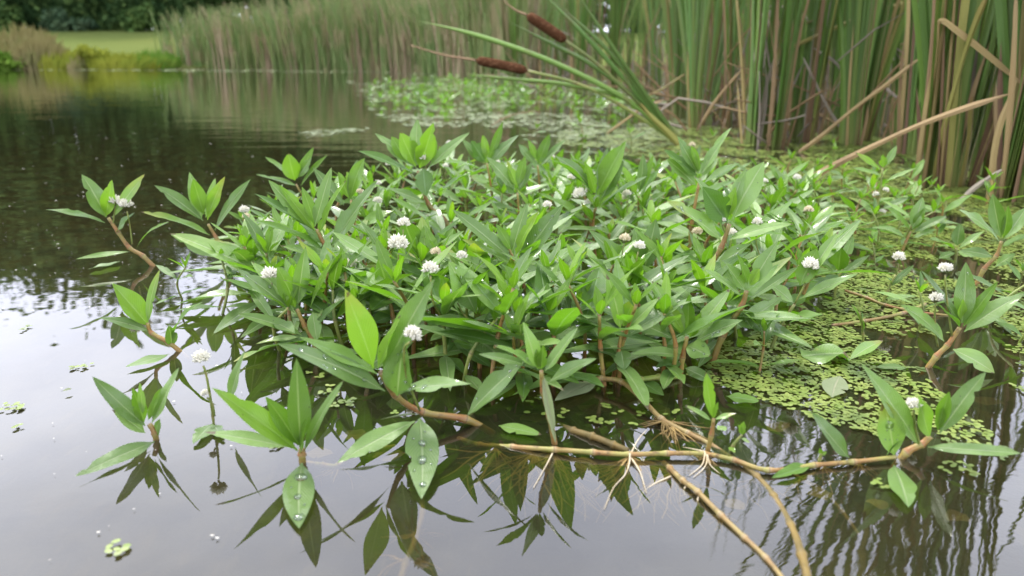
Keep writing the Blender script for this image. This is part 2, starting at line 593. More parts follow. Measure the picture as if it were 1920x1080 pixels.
M['crown_dark'] = crown_mat("dark_foliage", (0.040, 0.082, 0.030), (0.080, 0.140, 0.046), (0.135, 0.20, 0.052))
M['crown_mid'] = crown_mat("mid_foliage", (0.050, 0.100, 0.032), (0.095, 0.165, 0.045), (0.15, 0.215, 0.06))
M['bush'] = crown_mat("bush_foliage", (0.045, 0.085, 0.045), (0.085, 0.14, 0.07), (0.13, 0.18, 0.09))
M['bankgreen'] = crown_mat("bank_green", (0.075, 0.165, 0.02), (0.12, 0.22, 0.03), (0.18, 0.26, 0.05))
M['bankyellow'] = crown_mat("bank_yellow", (0.18, 0.21, 0.025), (0.25, 0.27, 0.04), (0.15, 0.21, 0.03))
M['bankbrown'] = crown_mat("bank_brown", (0.18, 0.16, 0.06), (0.25, 0.22, 0.10), (0.14, 0.17, 0.05))
M['reedfar'] = simple("far_reed", (0.13, 0.235, 0.055), (0.29, 0.34, 0.11), 7.0, 0.6, 0.0, c3=(0.42, 0.36, 0.18), trans=0.2, stretch=(1, 1, 0.06))
M['reedbrown'] = simple("far_dead_reed", (0.32, 0.235, 0.14), (0.44, 0.34, 0.21), 3.0, 0.8, 0.0, c3=(0.24, 0.17, 0.10), stretch=(1, 1, 0.15))


def ground_mat():
    k = NT("pond_floor_and_field")
    gp = k.n("NewGeometry")
    sp = k.n("SeparateXYZ")
    k.l(gp.outputs["Position"], sp.inputs[0])
    mud = k.mix(k.ramp(k.noise(16.0, 6.0, vec=gp.outputs["Position"]), [(0.35, 0.0), (0.68, 1.0)]), (0.022, 0.021, 0.009), (0.060, 0.052, 0.022))
    mud = k.mix(k.ramp(k.noise(70.0, 4.0, vec=gp.outputs["Position"], stretch=(1, 0.3, 1)), [(0.55, 0.0), (0.7, 0.7)]), mud, (0.075, 0.060, 0.022))
    gr = k.mix(k.noise(0.8, 5.0, vec=gp.outputs["Position"]), (0.070, 0.098, 0.025), (0.115, 0.145, 0.044))
    gr = k.mix(k.ramp(k.noise(0.12, 3.0, vec=gp.outputs["Position"]), [(0.4, 0.0), (0.7, 0.6)]), gr, (0.125, 0.140, 0.042))
    c = k.mix(k.ramp(sp.outputs[2], [(0.0, 0.0), (0.06, 1.0)]), mud, gr)
    p = k.n("BsdfPrincipled")
    k.l(c, p.inputs["Base Color"])
    p.inputs["Roughness"].default_value = 0.95
    p.inputs["Specular IOR Level"].default_value = 0.0
    k.l(k.bump(k.noise(40.0, 5.0, vec=gp.outputs["Position"]), 0.6, 0.01), p.inputs["Normal"])
    k.l(p.outputs[0], k.out.inputs[0])
    return k.m


def water_mat():
    k = NT("pond_water")
    gp = k.n("NewGeometry")
    pos = gp.outputs["Position"]
    sp = k.n("SeparateXYZ")
    k.l(pos, sp.inputs[0])
    # gentle swell everywhere, cross ripples further out over the open water
    h1 = k.noise(7.0, 2.0, vec=pos)
    h2 = k.noise(2.3, 2.0, vec=pos, stretch=(1.0, 4.2, 1.0))
    h3 = k.noise(19.0, 3.0, vec=pos, stretch=(1.0, 1.8, 1.0))
    near = k.ramp(k.math('MULTIPLY', sp.outputs[1], 0.25), [(0.17, 0.0), (0.5, 1.0)])
    patch = k.ramp(k.noise(2.2, 2.0, vec=pos), [(0.48, 0.0), (0.68, 1.0)])
    h = k.math('ADD', k.math('MULTIPLY', h1, 0.35), k.math('ADD', k.math('MULTIPLY', h2, k.math('MULTIPLY', near, 1.1)), k.math('MULTIPLY', h3, k.math('ADD', k.math('MULTIPLY', patch, 0.14), k.ramp(k.math('ADD', sp.outputs[0], 0.3), [(0.30, 0.0), (0.55, 0.06)])))))
    nrm = k.bump(h, 0.5, 0.0032)
    fr = k.n("Fresnel")
    fr.inputs["IOR"].default_value = 1.33
    k.l(nrm, fr.inputs["Normal"])
    fac = k.ramp(fr.outputs[0], [(0.02, 0.085), (0.10, 0.23), (0.35, 0.54), (0.75, 0.97)])
    gl = k.n("BsdfGlossy")
    gl.inputs["Roughness"].default_value = 0.008
    gl.inputs["Color"].default_value = (1, 1, 1, 1)
    k.l(nrm, gl.inputs["Normal"])
    tp = k.n("BsdfTransparent")
    tp.inputs["Color"].default_value = (0.66, 0.64, 0.42, 1)
    si = k.n("BsdfDiffuse")
    si.inputs["Color"].default_value = (0.15, 0.14, 0.075, 1)
    sm = k.n("MixShader")
    sm.inputs[0].default_value = 0.08
    k.l(tp.outputs[0], sm.inputs[1])
    k.l(si.outputs[0], sm.inputs[2])
    mx = k.n("MixShader")
    k.l(fac, mx.inputs[0])
    k.l(sm.outputs[0], mx.inputs[1])
    k.l(gl.outputs[0], mx.inputs[2])
    k.l(mx.outputs[0], k.out.inputs[0])
    return k.m


# ------------------------------------------------------------------ the setting: ground, water
def smooth(a, b, x):
    t = min(1, max(0, (x - a) / (b - a)))
    return t * t * (3 - 2 * t)


SHORE = [(-60, 17.5), (-6.5, 18.6), (-4, 18.4), (0.0, 20.5), (8, 21), (60, 24)]


def shore_y(x):
    for (x0, y0), (x1, y1) in zip(SHORE, SHORE[1:]):
        if x0 <= x <= x1:
            return y0 + (y1 - y0) * (x - x0) / (x1 - x0)
    return SHORE[0][1] if x < 0 else SHORE[-1][1]


def ground_z(x, y):
    s = y - shore_y(x)
    z = -0.10 + 0.24 * smooth(-1.2, 0.9, s)
    if s > 0:
        z += 1.45 * smooth(0, 24, s) + 0.02 * max(0, s - 24) + 0.04 * mnoise.noise(Vector((x * .4, y * .4, 0)))
    # the near bed of the pond rises to the reed side on the right
    if y < 16:
        z += 0.035 * smooth(0.6, 2.0, x) * (1 - smooth(10, 16, y))
        z += 0.012 * mnoise.noise(Vector((x * 6, y * 6, 1.7)))
    return z


def axis(lims):
    out = []
    for a, b, st in lims:
        n = max(1, int(round((b - a) / st)))
        out += [a + (b - a) * i / n for i in range(n)]
    out.append(lims[-1][1])
    return out


gx = axis([(-900, -100, 80), (-100, -20, 5), (-20, -3, .8), (-3, 4, .12), (4, 20, .8), (20, 100, 5), (100, 900, 80)])
gy = axis([(-60, -5, 6), (-5, 0, .5), (0, 4, .12), (4, 14, .7), (14, 30, .5), (30, 60, 2), (60, 200, 12), (200, 1200, 100)])
mb = MB()
for y in gy:
    for x in gx:
        mb.v.append((x, y, ground_z(x, y)))
nx = len(gx)
for j in range(len(gy) - 1):
    for i in range(nx - 1):
        mb.f.append((j * nx + i, j * nx + i + 1, (j + 1) * nx + i + 1, (j + 1) * nx + i))
tag(mb.build("ground", ground_mat()), kind="structure")

mb = MB()
mb.v = [(-200, -50, 0), (200, -50, 0), (200, 26, 0), (-200, 26, 0)]
mb.f = [(0, 1, 2, 3)]
tag(mb.build("water", water_mat(), smooth=False), kind="structure")

# ------------------------------------------------------------------ waterweed: flower, drops, plants
PATCH_CAT = "water plant"


def add_flower_head(mb, c, axis_, r, seed, n=46):
    rr = random.Random(seed)
    a = axis_.normalized()
    b = a.orthogonal().normalized()
    e = a.cross(b)
    for i in range(n):
        z = 1 - (i + 0.5) / n * 1.55
        ph = i * 2.399963 + rr.uniform(-.2, .2)
        q = math.sqrt(max(0, 1 - z * z))
        d = (b * math.cos(ph) * q + e * math.sin(ph) * q + a * z).normalized()
        d2 = (d + a * 0.70).normalized()
        p0 = c + d * r * 0.22
        ln = r * rr.uniform(0.72, 0.94)
        w = r * rr.uniform(0.16, 0.22)
        s1 = d2.orthogonal().normalized()
        s2 = d2.cross(s1)
        k = len(mb.v)
        mid = p0 + d2 * ln * 0.58
        mb.v += [p0] + [mid + s1 * w, mid + s2 * w, mid - s1 * w, mid - s2 * w] + [p0 + d2 * ln]
        for q4 in range(4):
            q5 = (q4 + 1) % 4
            mb.f.append((k, k + 1 + q5, k + 1 + q4))
            mb.f.append((k + 5, k + 1 + q4, k + 1 + q5))


def add_flower(root, loc, pts, head_r, seed, tilt=Vector((0, 0, 1)), old=False):
    """stalk (part) with its flower head (sub-part); pts are world points, the last one is the head's foot"""
    mb = MB()
    tube(mb, [Vector(p) - loc for p in pts], (0.0011, 0.0009), 6)
    st = mb.build("flower_stalk", M['green_stem'], root)
    mb = MB()
    ax = (Vector(pts[-1]) - Vector(pts[-2])).normalized() * 0.6 + tilt * 0.6
    c = Vector(pts[-1]) + ax.normalized() * head_r * 0.7 - loc
    add_flower_head(mb, c, ax, head_r, seed)
    mb.build("flower_head", M['old_petal' if old else 'petal'], st, smooth=False)
    return st


def add_drop(leaf_obj, lf, t, u, r, loc):
    p, n = lf.point(t, u)
    d = lf.frame(t)[1]
    s = d.cross(n)
    mb = MB()
    na, nb = 10, 5
    for i in range(nb + 1):
        a = PI / 2 * i / nb
        for k in range(na):
            ph = 2 * PI * k / na
            wob = 1 + 0.12 * math.sin(2 * ph + t * 9)
            mb.v.append(p - loc + (s * math.cos(ph) + d * math.sin(ph) * 1.15) * r * wob * math.cos(a) + n * (r * 0.55 * math.sin(a) + 0.0002))
    for i in range(nb):
        for k in range(na):
            k2 = (k + 1) % na
            mb.f.append((i * na + k, i * na + k2, (i + 1) * na + k2, (i + 1) * na + k))
    mb.f.append(tuple(reversed(range(na))))
    mb.build("water_drop", M['dew'], leaf_obj)


LEAF_OBJS = {}


def build_plant(name, loc, label, group, stem, leaves, flowers=(), stem_r=(0.0026, 0.0018), stem_mat='stem', cat=PATCH_CAT, nodes=0.32, faded=False):
    """stem: world points; leaves: dicts(B,T,W,N,kind,...) in world space; flowers: (points, radius)"""
    loc = Vector(loc)
    root = empty(name, loc, label, cat, group)
    if stem:
        mb = MB()
        tube(mb, [Vector(p) - loc for p in stem], (stem_r[0] * .87, stem_r[1] * .87), 8, nodes=nodes)
        mb.build("stem", M[stem_mat], root)
    objs = []
    for i, lf in enumerate(leaves):
        le = Leaf(lf['B'], lf['T'], lf['W'], lf['N'], lf.get('bend', 0.05), lf.get('fold', 0.25), lf.get('wave', 0.03), seed=hash((round(lf['T'][0], 4), i)) & 0xffff,
                  sharp=lf.get('sharp', 0.85), nt=lf.get('nt', 20), nu=lf.get('nu', 6))
        mb = MB()
        le.add(mb)
        mb.v = [v - loc for v in mb.v]
        o = mb.build("leaf", M[lf['kind']], root)
        if lf['kind'] == 'd':
            o["label"] = "withered pale leaf hanging down"
        for (t, u, r) in lf.get('drops', ()):
            add_drop(o, le, t, u, r, loc)
        objs.append(o)
    for k, (pts, r) in enumerate(flowers):
        add_flower(root, loc, pts, r, k + len(leaves), old=bool(faded))
    return root


def hero(label, base, stem, leaves, flowers=(), dy=0.0, r=(0.0028, 0.0019), name="waterweed_plant", group="waterweed plants in the near patch", stem_mat='stem', base_y=None, seed=1):
    """base: photo pixel where the plant meets the water; the rest of the plant stands in (about) the upright plane through it."""
    rr = random.Random(seed * 131 + int(base[0]))
    b = at_water(*base)
    Y = b.y if base_y is None else base_y

    def place(px, py, off=0.0, zmin=0.003):
        p = at_y(px, py, Y + off)
        if p.z < zmin:
            p = at_water(px, py, zmin)
        return p
    pts = [b + Vector((0, 0, -0.012))] if base_y is None else []
    n = len(stem)
    for i, s in enumerate(stem):
        pts.append(place(s[0], s[1], dy * (i + 1) / n + (s[2] if len(s) > 2 else 0), -0.02))
    out = []
    for lf in leaves:
        tx, ty, bx, by, w, kind = lf[:6]
        ex = lf[6] if len(lf) > 6 else {}
        B = place(bx, by, dy * ex.get('f', 0.9) + ex.get('bo', 0.0))
        ln = math.hypot(tx - bx, ty - by) * Y / F
        ang = math.atan2(by - ty, abs(tx - bx) + 1e-6)          # up = positive
        off = ex.get('off')
        if off is None:
            if ang < -0.1:
                off = -0.45 * ln
            elif ang < 0.45:
                off = rr.choice((-0.5, -0.4, -0.3 if base[1] > 560 else 0.35)) * ln
            else:
                off = (rr.uniform(-0.40, 0.02) if base[1] > 560 else rr.uniform(-0.30, 0.30)) * ln
        else:
            off = (off * ln) if base[1] < 700 or off < 0 else -0.6 * off * ln
        T = place(tx, ty, dy * 0.9 + off)
        d = (T - B).normalized()
        toc = (CAMP - (B + T) * 0.5).normalized()
        wc = {'g': 0.85, 'y': 0.75, 'u': 0.25, 'd': 0.7}[kind]
        side = RIGHT * (rr.uniform(-0.35, 0.35))
        N = Vector((0, 0, 1)) + toc * ex.get('wc', wc) + side
        if 'N' in ex:
            N = Vector(ex['N'])
        W = w * Y / F * {'g': 1.08, 'y': 1.12, 'u': 1.1 if ex.get('wc', 0) >= .6 else 1.5, 'd': 1.0}[kind]
        ent = dict(B=B, T=T, W=W, N=N, kind=kind, bend=ex.get('bend', rr.uniform(0.0, 0.09)), fold=ex.get('fold', rr.uniform(0.12, 0.36)), wave=ex.get('wave', 0.03),
                   drops=ex.get('drops', ()), sharp=ex.get('sharp', rr.uniform(0.78, 0.92)))
        out.append(ent)
    fl = []
    for f in flowers:
        fpts = [place(q[0], q[1], dy * 0.8 + (q[2] if len(q) > 2 else 0.0)) for q in f[0]]
        fl.append((fpts, f[1] * Y / F))
    return build_plant(name, b if base_y is None else place(*base), label, group, pts, out, fl, r, stem_mat)


rd = random.Random(5)


def dr(n, r=0.0016):
    return [(rd.uniform(.2, .85), rd.uniform(-.6, .6), r * rd.uniform(.5, 1.2)) for _ in range(n)]


# ---- front plants
hero("large front waterweed plant with a thick red stem, wet leaves and one white flower", (925, 790), [(873, 786), (793, 773), (742, 742), (713, 697)], [
    (647, 542, 700, 690, 52, 'y', dict(off=.1, bend=.03, fold=.2)),
    (752, 590, 708, 695, 34, 'y', dict(off=-.2, wc=.4)),
    (815, 523, 718, 703, 50, 'g', dict(off=.15, bend=.02, wc=.9)),
    (521, 645, 722, 733, 46, 'g', dict(off=-.25, bend=.08, drops=dr(9))),
    (560, 632, 708, 702, 26, 'u', dict(off=-.1, bend=.05)),
    (757, 640, 745, 742, 58, 'g', dict(off=.35, wc=1.2, drops=dr(6))),
    (885, 720, 747, 733, 36, 'g', dict(off=-.45, bend=.10, drops=dr(5, .002))),
    (995, 668, 877, 778, 46, 'g', dict(off=-.15, drops=dr(4))),
    (790, 936, 787, 785, 58, 'g', dict(off=-1.0, bend=.03, wc=.5, fold=.1, wave=.01, drops=[(.36, -.04, .0034), (.57, .05, .0040), (.85, -.12, .0026), (.3, .55, .0011), (.7, .6, .0009), (.45, -.5, .0012), (.62, -.6, .0008), (.2, -.3, .0010)])),
    (632, 868, 778, 790, 40, 'g', dict(off=-.6, bend=.03)),
    (712, 787, 790, 776, 7, 'd', dict(off=-.2, fold=.9)),
], [([(787, 770), (762, 705, -.012), (758, 655, -.022), (769, 641, -.024)], 20)], r=(0.0037, 0.0025), dy=-.035, seed=2)

hero("small front waterweed plant with a leaf trailing on the water under three big dew drops", (567, 866), [(566, 852), (566, 842)], [
    (397, 727, 558, 845, 44, 'y', dict(off=-.2, wc=.9)),
    (556, 672, 563, 836, 46, 'g', dict(off=.25, wc=1.0)),
    (645, 712, 570, 848, 26, 'g', dict(off=.1, wc=.6)),
    (497, 743, 560, 835, 36, 'y', dict(off=.1)),
    (578, 785, 563, 850, 44, 'y', dict(off=-.5, wc=.8)),
    (383, 810, 540, 838, 32, 'g', dict(off=.3, bend=.05, wc=.4)),
    (561, 991, 566, 868, 56, 'g', dict(off=-1.2, bend=.02, wc=.4, fold=.08, wave=.01, drops=[(.27, -.08, .0046), (.57, .06, .0028), (.86, -.05, .0036), (.42, .5, .0009), (.7, -.45, .0010)])),
], r=(0.0034, 0.0030), seed=3)

hero("front waterweed sprig alone on open water with one leaf floating flat", (293, 824), [(290, 812), (280, 795)], [
    (173, 706, 272, 798, 36, 'g', dict(off=-.1)),
    (248, 727, 270, 792, 24, 'y', dict(off=.0)),
    (336, 689, 284, 795, 34, 'g', dict(off=.15, wc=.8)),
    (303, 727, 278, 788, 20, 'y', dict(off=-.15)),
    (262, 716, 268, 775, 14, 'g', dict(off=.2)),
    (210, 768, 272, 812, 26, 'g', dict(off=.2)),
    (141, 893, 290, 828, 36, 'g', dict(off=-1.0, bend=.02, fold=.08)),
    (300, 785, 294, 818, 18, 'g', dict(off=.2)),
], r=(0.0030, 0.0024), seed=4)

hero("single white clover-like flower on a bare stalk standing in open water", (400, 795), [(399, 780), (393, 735)], [
    (460, 657, 430, 750, 30, 'g', dict(off=.2)),
    (362, 832, 398, 795, 30, 'g', dict(off=-.8, fold=.1)),
    (418, 822, 399, 796, 22, 'g', dict(off=-.9, fold=.1)),
], [([(393, 736), (386, 700), (381, 686)], 20), ([(402, 780), (398, 757), (388, 745)], 11)], r=(0.0014, 0.0012), stem_mat='green_stem', seed=5)

hero("leaning waterweed sprig with two bright green leaves over the open water", (355, 658), [(318, 643), (285, 625), (276, 605)], [
    (210, 531, 279, 612, 42, 'y', dict(off=-.1, wc=.8)),
    (186, 596, 283, 622, 22, 'g', dict(off=-.4)),
    (300, 505, 278, 605, 18, 'g', dict(off=.1)),
    (381, 566, 322, 640, 16, 'u', dict(off=-.2, bend=.2)),
    (316, 610, 322, 648, 24, 'g', dict(off=-.4)),
], r=(0.0030, 0.0022), seed=6)

hero("tall sprig with a withered flower standing clear on open water on a bent red stem", (298, 498), [(268, 480), (243, 465), (222, 436), (203, 408)], [
    (153, 327, 199, 407, 34, 'g', dict(off=.0)),
    (210, 337, 199, 405, 24, 'y', dict(off=-.1)),
    (85, 393, 197, 418, 16, 'u', dict(off=-.3, bend=.1)),
    (272, 326, 211, 408, 22, 'g', dict(off=.1)),
    (252, 399, 217, 436, 22, 'u', dict(off=.0)),
    (142, 486, 243, 472, 10, 'g', dict(off=-.5)),
    (318, 416, 256, 466, 9, 'u', dict(off=.0, bend=.2)),
], [([(248, 458), (243, 420), (238, 396)], 15), ([(212, 420), (214, 405), (216, 388)], 14)], r=(0.0038, 0.0026), seed=7)

hero("reddish-stemmed sprig with a yellow-spotted shoot beside a small white flower", (442, 502), [(425, 475), (405, 445), (390, 420)], [
    (289, 347, 381, 414, 26, 'g', dict(off=-.2, bend=.04)),
    (264, 397, 393, 441, 18, 'u', dict(off=-.35, bend=.08)),
    (355, 322, 378, 410, 24, 'g', dict(off=.2)),
    (362, 335, 382, 402, 26, 'y', dict(off=-.1)),
    (422, 331, 389, 412, 22, 'y', dict(off=.0)),
    (404, 332, 386, 408, 16, 'g', dict(off=.2)),
    (470, 336, 403, 432, 22, 'g', dict(off=.1)),
    (318, 438, 421, 484, 34, 'g', dict(off=-.4, bend=.06)),
    (491, 430, 431, 476, 18, 'u', dict(off=-.2, bend=.12)),
], [([(440, 455), (455, 430), (458, 404)], 12)], r=(0.0036, 0.0024), seed=8)

hero("bushy waterweed plant at the patch edge with stout red stem and long shining leaf", (720, 588), [(690, 558), (647, 517), (612, 465), (594, 430)], [
    (503, 337, 585, 428, 30, 'g', dict(off=-.1)),
    (477, 363, 592, 436, 22, 'u', dict(off=-.25)),
    (523, 346, 590, 432, 22, 'y', dict(off=-.1)),
    (475, 413, 608, 470, 22, 'u', dict(off=-.35, bend=.09)),
    (622, 313, 590, 425, 26, 'g', dict(off=.15)),
    (650, 337, 596, 440, 26, 'y', dict(off=-.1, wc=.6)),
    (566, 350, 590, 420, 20, 'y', dict(off=.2)),
    (707, 340, 620, 466, 38, 'g', dict(off=.0, wc=.9)),
    (549, 462, 712, 553, 40, 'g', dict(off=-.4, bend=.09, drops=dr(5))),
    (560, 415, 606, 458, 20, 'u', dict(off=.2)),
    (700, 470, 640, 505, 26, 'u', dict(off=.2)),
], r=(0.0042, 0.0026), seed=9)

hero("upright sprig half hidden behind the stout red stemmed plant", (690, 500), [(668, 430), (658, 375)], [
    (684, 296, 657, 372, 30, 'y', dict(off=-.1)),
    (670, 299, 655, 372, 20, 'g', dict(off=.2)),
    (586, 313, 645, 385, 24, 'g', dict(off=.0)),
    (634, 322, 654, 372, 20, 'y', dict(off=.1)),
    (709, 337, 664, 410, 24, 'u', dict(off=-.2)),
    (740, 395, 668, 432, 24, 'u', dict(off=.2)),
], seed=10)

hero("tallest waterweed plant on the far edge, long spreading leaves held above the patch", (842, 470), [(836, 416), (804, 384), (783, 320)], [
    (783, 222, 782, 310, 26, 'g', dict(off=.15)),
    (813, 230, 787, 315, 32, 'y', dict(off=-.15, wc=.7)),
    (750, 247, 779, 312, 34, 'y', dict(off=-.05, wc=.9)),
    (671, 283, 777, 326, 20, 'u', dict(off=-.35, bend=.05)),
    (703, 250, 776, 312, 24, 'g', dict(off=.2)),
    (881, 248, 803, 315, 22, 'g', dict(off=.1)),
    (818, 262, 801, 304, 18, 'y', dict(off=.2)),
    (734, 256, 760, 302, 22, 'y', dict(off=.3)),
    (799, 368, 794, 316, 24, 'u', dict(off=-.6, bend=.0)),
    (885, 323, 818, 366, 20, 'u', dict(off=-.3, bend=.02)),
    (725, 352, 797, 380, 22, 'g', dict(off=-.4)),
    (760, 375, 806, 398, 20, 'u', dict(off=.2)),
], [([(800, 330), (799, 318), (797, 306)], 12)], r=(0.0042, 0.0026), seed=11)

hero("waterweed sprig at the outer edge standing before dark open water, with one whitish leaf", (592, 432), [(575, 385), (555, 345)], [
    (541, 287, 553, 338, 32, 'y', dict(off=-.1)),
    (497, 294, 550, 330, 12, 'u', dict(off=.1)),
    (588, 276, 557, 335, 16, 'y', dict(off=.2)),
    (584, 296, 560, 332, 18, 'g', dict(off=-.1, wc=1.2)),
    (615, 290, 564, 348, 12, 'y', dict(off=.1)),
    (480, 327, 556, 348, 14, 'u', dict(off=-.2)),
    (620, 345, 566, 365, 14, 'u', dict(off=-.2)),
    (510, 355, 563, 368, 16, 'u', dict(off=-.3)),
], seed=12)

hero("upright far edge sprig with a broad dark leaf and one thin upright blade", (928, 420), [(922, 360), (913, 306)], [
    (883, 264, 909, 304, 32, 'u', dict(off=-.1, wc=.8)),
    (943, 228, 915, 302, 14, 'y', dict(off=.1)),
    (905, 252, 912, 298, 14, 'y', dict(off=.1)),
    (973, 253, 918, 308, 22, 'g', dict(off=.0)),
    (866, 260, 905, 306, 18, 'g', dict(off=.15)),
    (826, 303, 905, 318, 12, 'u', dict(off=-.2, bend=.1)),
    (880, 330, 918, 340, 18, 'g', dict(off=-.3)),
    (985, 318, 922, 345, 18, 'u', dict(off=-.2)),
], seed=13)

hero("waterweed sprig with three upright grey-green leaves behind the long wet leaf", (978, 460), [(974, 410), (970, 362)], [
    (912, 294, 966, 355, 28, 'g', dict(off=-.1)),
    (998, 303, 973, 357, 18, 'g', dict(off=.1)),
    (930, 326, 967, 365, 30, 'u', dict(off=-.2)),
    (950, 300, 969, 350, 18, 'y', dict(off=.2)),
    (985, 292, 971, 348, 18, 'y', dict(off=.2)),
    (920, 385, 972, 402, 22, 'g', dict(off=-.3)),
    (1030, 385, 974, 405, 20, 'u', dict(off=-.2)),
], seed=14)

hero("far edge sprig with one long upright bright green blade", (1012, 400), [(1012, 355), (1008, 310)], [
    (1031, 252, 1008, 308, 20, 'y', dict(off=.0)),
    (972, 270, 1004, 308, 18, 'g', dict(off=.1)),
    (1060, 262, 1012, 312, 14, 'g', dict(off=.2)),
    (960, 305, 1005, 325, 14, 'u', dict(off=-.2)),
    (1060, 320, 1011, 340, 18, 'g', dict(off=-.3)),
    (990, 262, 1006, 300, 12, 'y', dict(off=.1)),
], seed=15)

hero("waterweed plant with two fused white flowers below one broad bright blade", (1118, 480), [(1112, 425), (1119, 372)], [
    (1174, 264, 1120, 366, 40, 'y', dict(off=-.05, wc=.9)),
    (1170, 300, 1128, 372, 26, 'g', dict(off=.1)),
    (1033, 300, 1112, 366, 28, 'u', dict(off=-.2, bend=.12)),
    (1040, 292, 1108, 350, 24, 'g', dict(off=.0, bend=.12)),
    (1140, 275, 1118, 360, 18, 'g', dict(off=.2)),
    (1098, 305, 1116, 362, 22, 'y', dict(off=-.1)),
    (1159, 350, 1122, 392, 26, 'y', dict(off=.2)),
    (1010, 362, 1106, 418, 24, 'u', dict(off=-.3, bend=.06)),
    (1215, 330, 1126, 385, 16, 'u', dict(off=-.2)),
], [([(1112, 420), (1098, 400), (1090, 378)], 17), ([(1112, 415), (1108, 402), (1105, 390)], 11)], seed=16)

hero("waterweed plant in mid patch with two long beaded grey-green leaves crossing", (1012, 612), [(1003, 575), (983, 540), (972, 515), (966, 490)], [
    (1056, 383, 973, 498, 40, 'g', dict(off=.0, wc=.9, drops=dr(7))),
    (848, 393, 958, 484, 38, 'g', dict(off=-.1, bend=.05)),
    (1010, 397, 967, 480, 24, 'y', dict(off=-.15)),
    (989, 380, 960, 474, 24, 'g', dict(off=.15)),
    (866, 449, 962, 496, 24, 'u', dict(off=-.3, bend=.04)),
    (836, 473, 968, 532, 30, 'g', dict(off=-.45, bend=.08, drops=dr(5))),
    (1090, 495, 990, 532, 20, 'g', dict(off=-.4, bend=.06)),
    (930, 420, 960, 470, 18, 'y', dict(off=.2)),
    (905, 520, 985, 550, 24, 'u', dict(off=.3)),
], [([(985, 548), (965, 552), (952, 548)], 13)], r=(0.0034, 0.0024), seed=17)

hero("tall bare flower stalk carrying the largest white flower in the patch", (752, 630), [(750, 560), (748, 500)], [
    (713, 470, 744, 560, 30, 'g', dict(off=.2)),
    (790, 520, 752, 570, 22, 'g', dict(off=-.3)),
    (700, 600, 748, 590, 24, 'u', dict(off=-.3)),
], [([(748, 500), (747, 485), (747, 476)], 23)], r=(0.0017, 0.0014), stem_mat='green_stem', seed=18)

hero("sprig whose rounded bright leaf stands beside the tallest white flower", (815, 590), [(802, 540), (788, 482)], [
    (757, 411, 785, 480, 44, 'y', dict(off=-.1, wc=1.0, sharp=.95)),
    (791, 405, 790, 478, 28, 'g', dict(off=.2)),
    (851, 428, 806, 503, 38, 'g', dict(off=-.05)),
    (865, 408, 795, 487, 18, 'u', dict(off=.1)),
    (805, 493, 768, 508, 16, 'g', dict(off=-.2)),
    (816, 504, 755, 543, 16, 'g', dict(off=-.3)),
    (817, 522, 752, 572, 26, 'g', dict(off=-.2)),
    (735, 470, 784, 485, 22, 'u', dict(off=.3)),
], [([(800, 500), (803, 470), (803, 452)], 11)], seed=19)

hero("sprig with one broad oval yellow-green leaf above the front red stem", (742, 640), [(737, 595), (730, 560)], [
    (709, 486, 729, 555, 46, 'y', dict(off=-.1, wc=1.0, sharp=.95)),
    (752, 505, 733, 560, 24, 'g', dict(off=.2)),
    (660, 540, 728, 568, 22, 'g', dict(off=-.4)),
    (770, 540, 735, 572, 24, 'g', dict(off=-.2)),
    (690, 610, 735, 592, 26, 'u', dict(off=-.4)),
], r=(0.0030, 0.0022), seed=20)

hero("wet waterweed plant between two white flowers with a long leaf reaching over the water", (598, 668), [(588, 640), (572, 612), (557, 580)], [
    (520, 500, 553, 576, 38, 'y', dict(off=-.05, wc=.9)),
    (573, 462, 558, 572, 30, 'g', dict(off=.15)),
    (443, 503, 552, 586, 32, 'g', dict(off=-.2, bend=.06, drops=dr(3))),
    (470, 490, 550, 580, 30, 'g', dict(off=.25)),
    (630, 479, 582, 577, 14, 'y', dict(off=-.1, wc=.4)),
    (446, 589, 566, 628, 28, 'g', dict(off=-.35, bend=.09)),
    (594, 640, 586, 585, 26, 'g', dict(off=-.4)),
    (646, 560, 588, 620, 14, 'u', dict(off=.0, bend=.15)),
    (480, 645, 560, 632, 14, 'g', dict(off=-.4)),
], [([(530, 575), (514, 550), (509, 530)], 20)], r=(0.0034, 0.0024), seed=21)

hero("plain sprig carrying a round white flower just behind the oval yellow-green leaf", (668, 600), [(665, 565), (660, 530)], [
    (600, 520, 660, 560, 20, 'g', dict(off=.2)),
    (720, 520, 664, 560, 20, 'u', dict(off=.2)),
    (690, 575, 664, 570, 18, 'g', dict(off=-.5)),
    (625, 590, 664, 575, 18, 'u', dict(off=-.5)),
], [([(660, 532), (658, 522), (658, 516)], 21)], stem_mat='green_stem', r=(0.0020, 0.0016), seed=22)

hero("front sprig with one long withered leaf hanging to the water", (1045, 832), [(1030, 780), (1018, 735), (1015, 695)], [
    (980, 603, 1008, 692, 32, 'g', dict(off=.1)),
    (1084, 613, 1022, 695, 30, 'g', dict(off=.0)),
    (1019, 646, 1015, 692, 20, 'y', dict(off=-.1)),
    (1004, 652, 1011, 692, 14, 'y', dict(off=.0)),
    (1119, 672, 1030, 716, 30, 'g', dict(off=-.4)),
    (926, 648, 1008, 690, 24, 'u', dict(off=-.3)),
    (897, 664, 1003, 690, 22, 'g', dict(off=.2)),
    (1042, 832, 1018, 700, 24, 'd', dict(off=-.15, bend=.0, fold=.7)),
], seed=23)

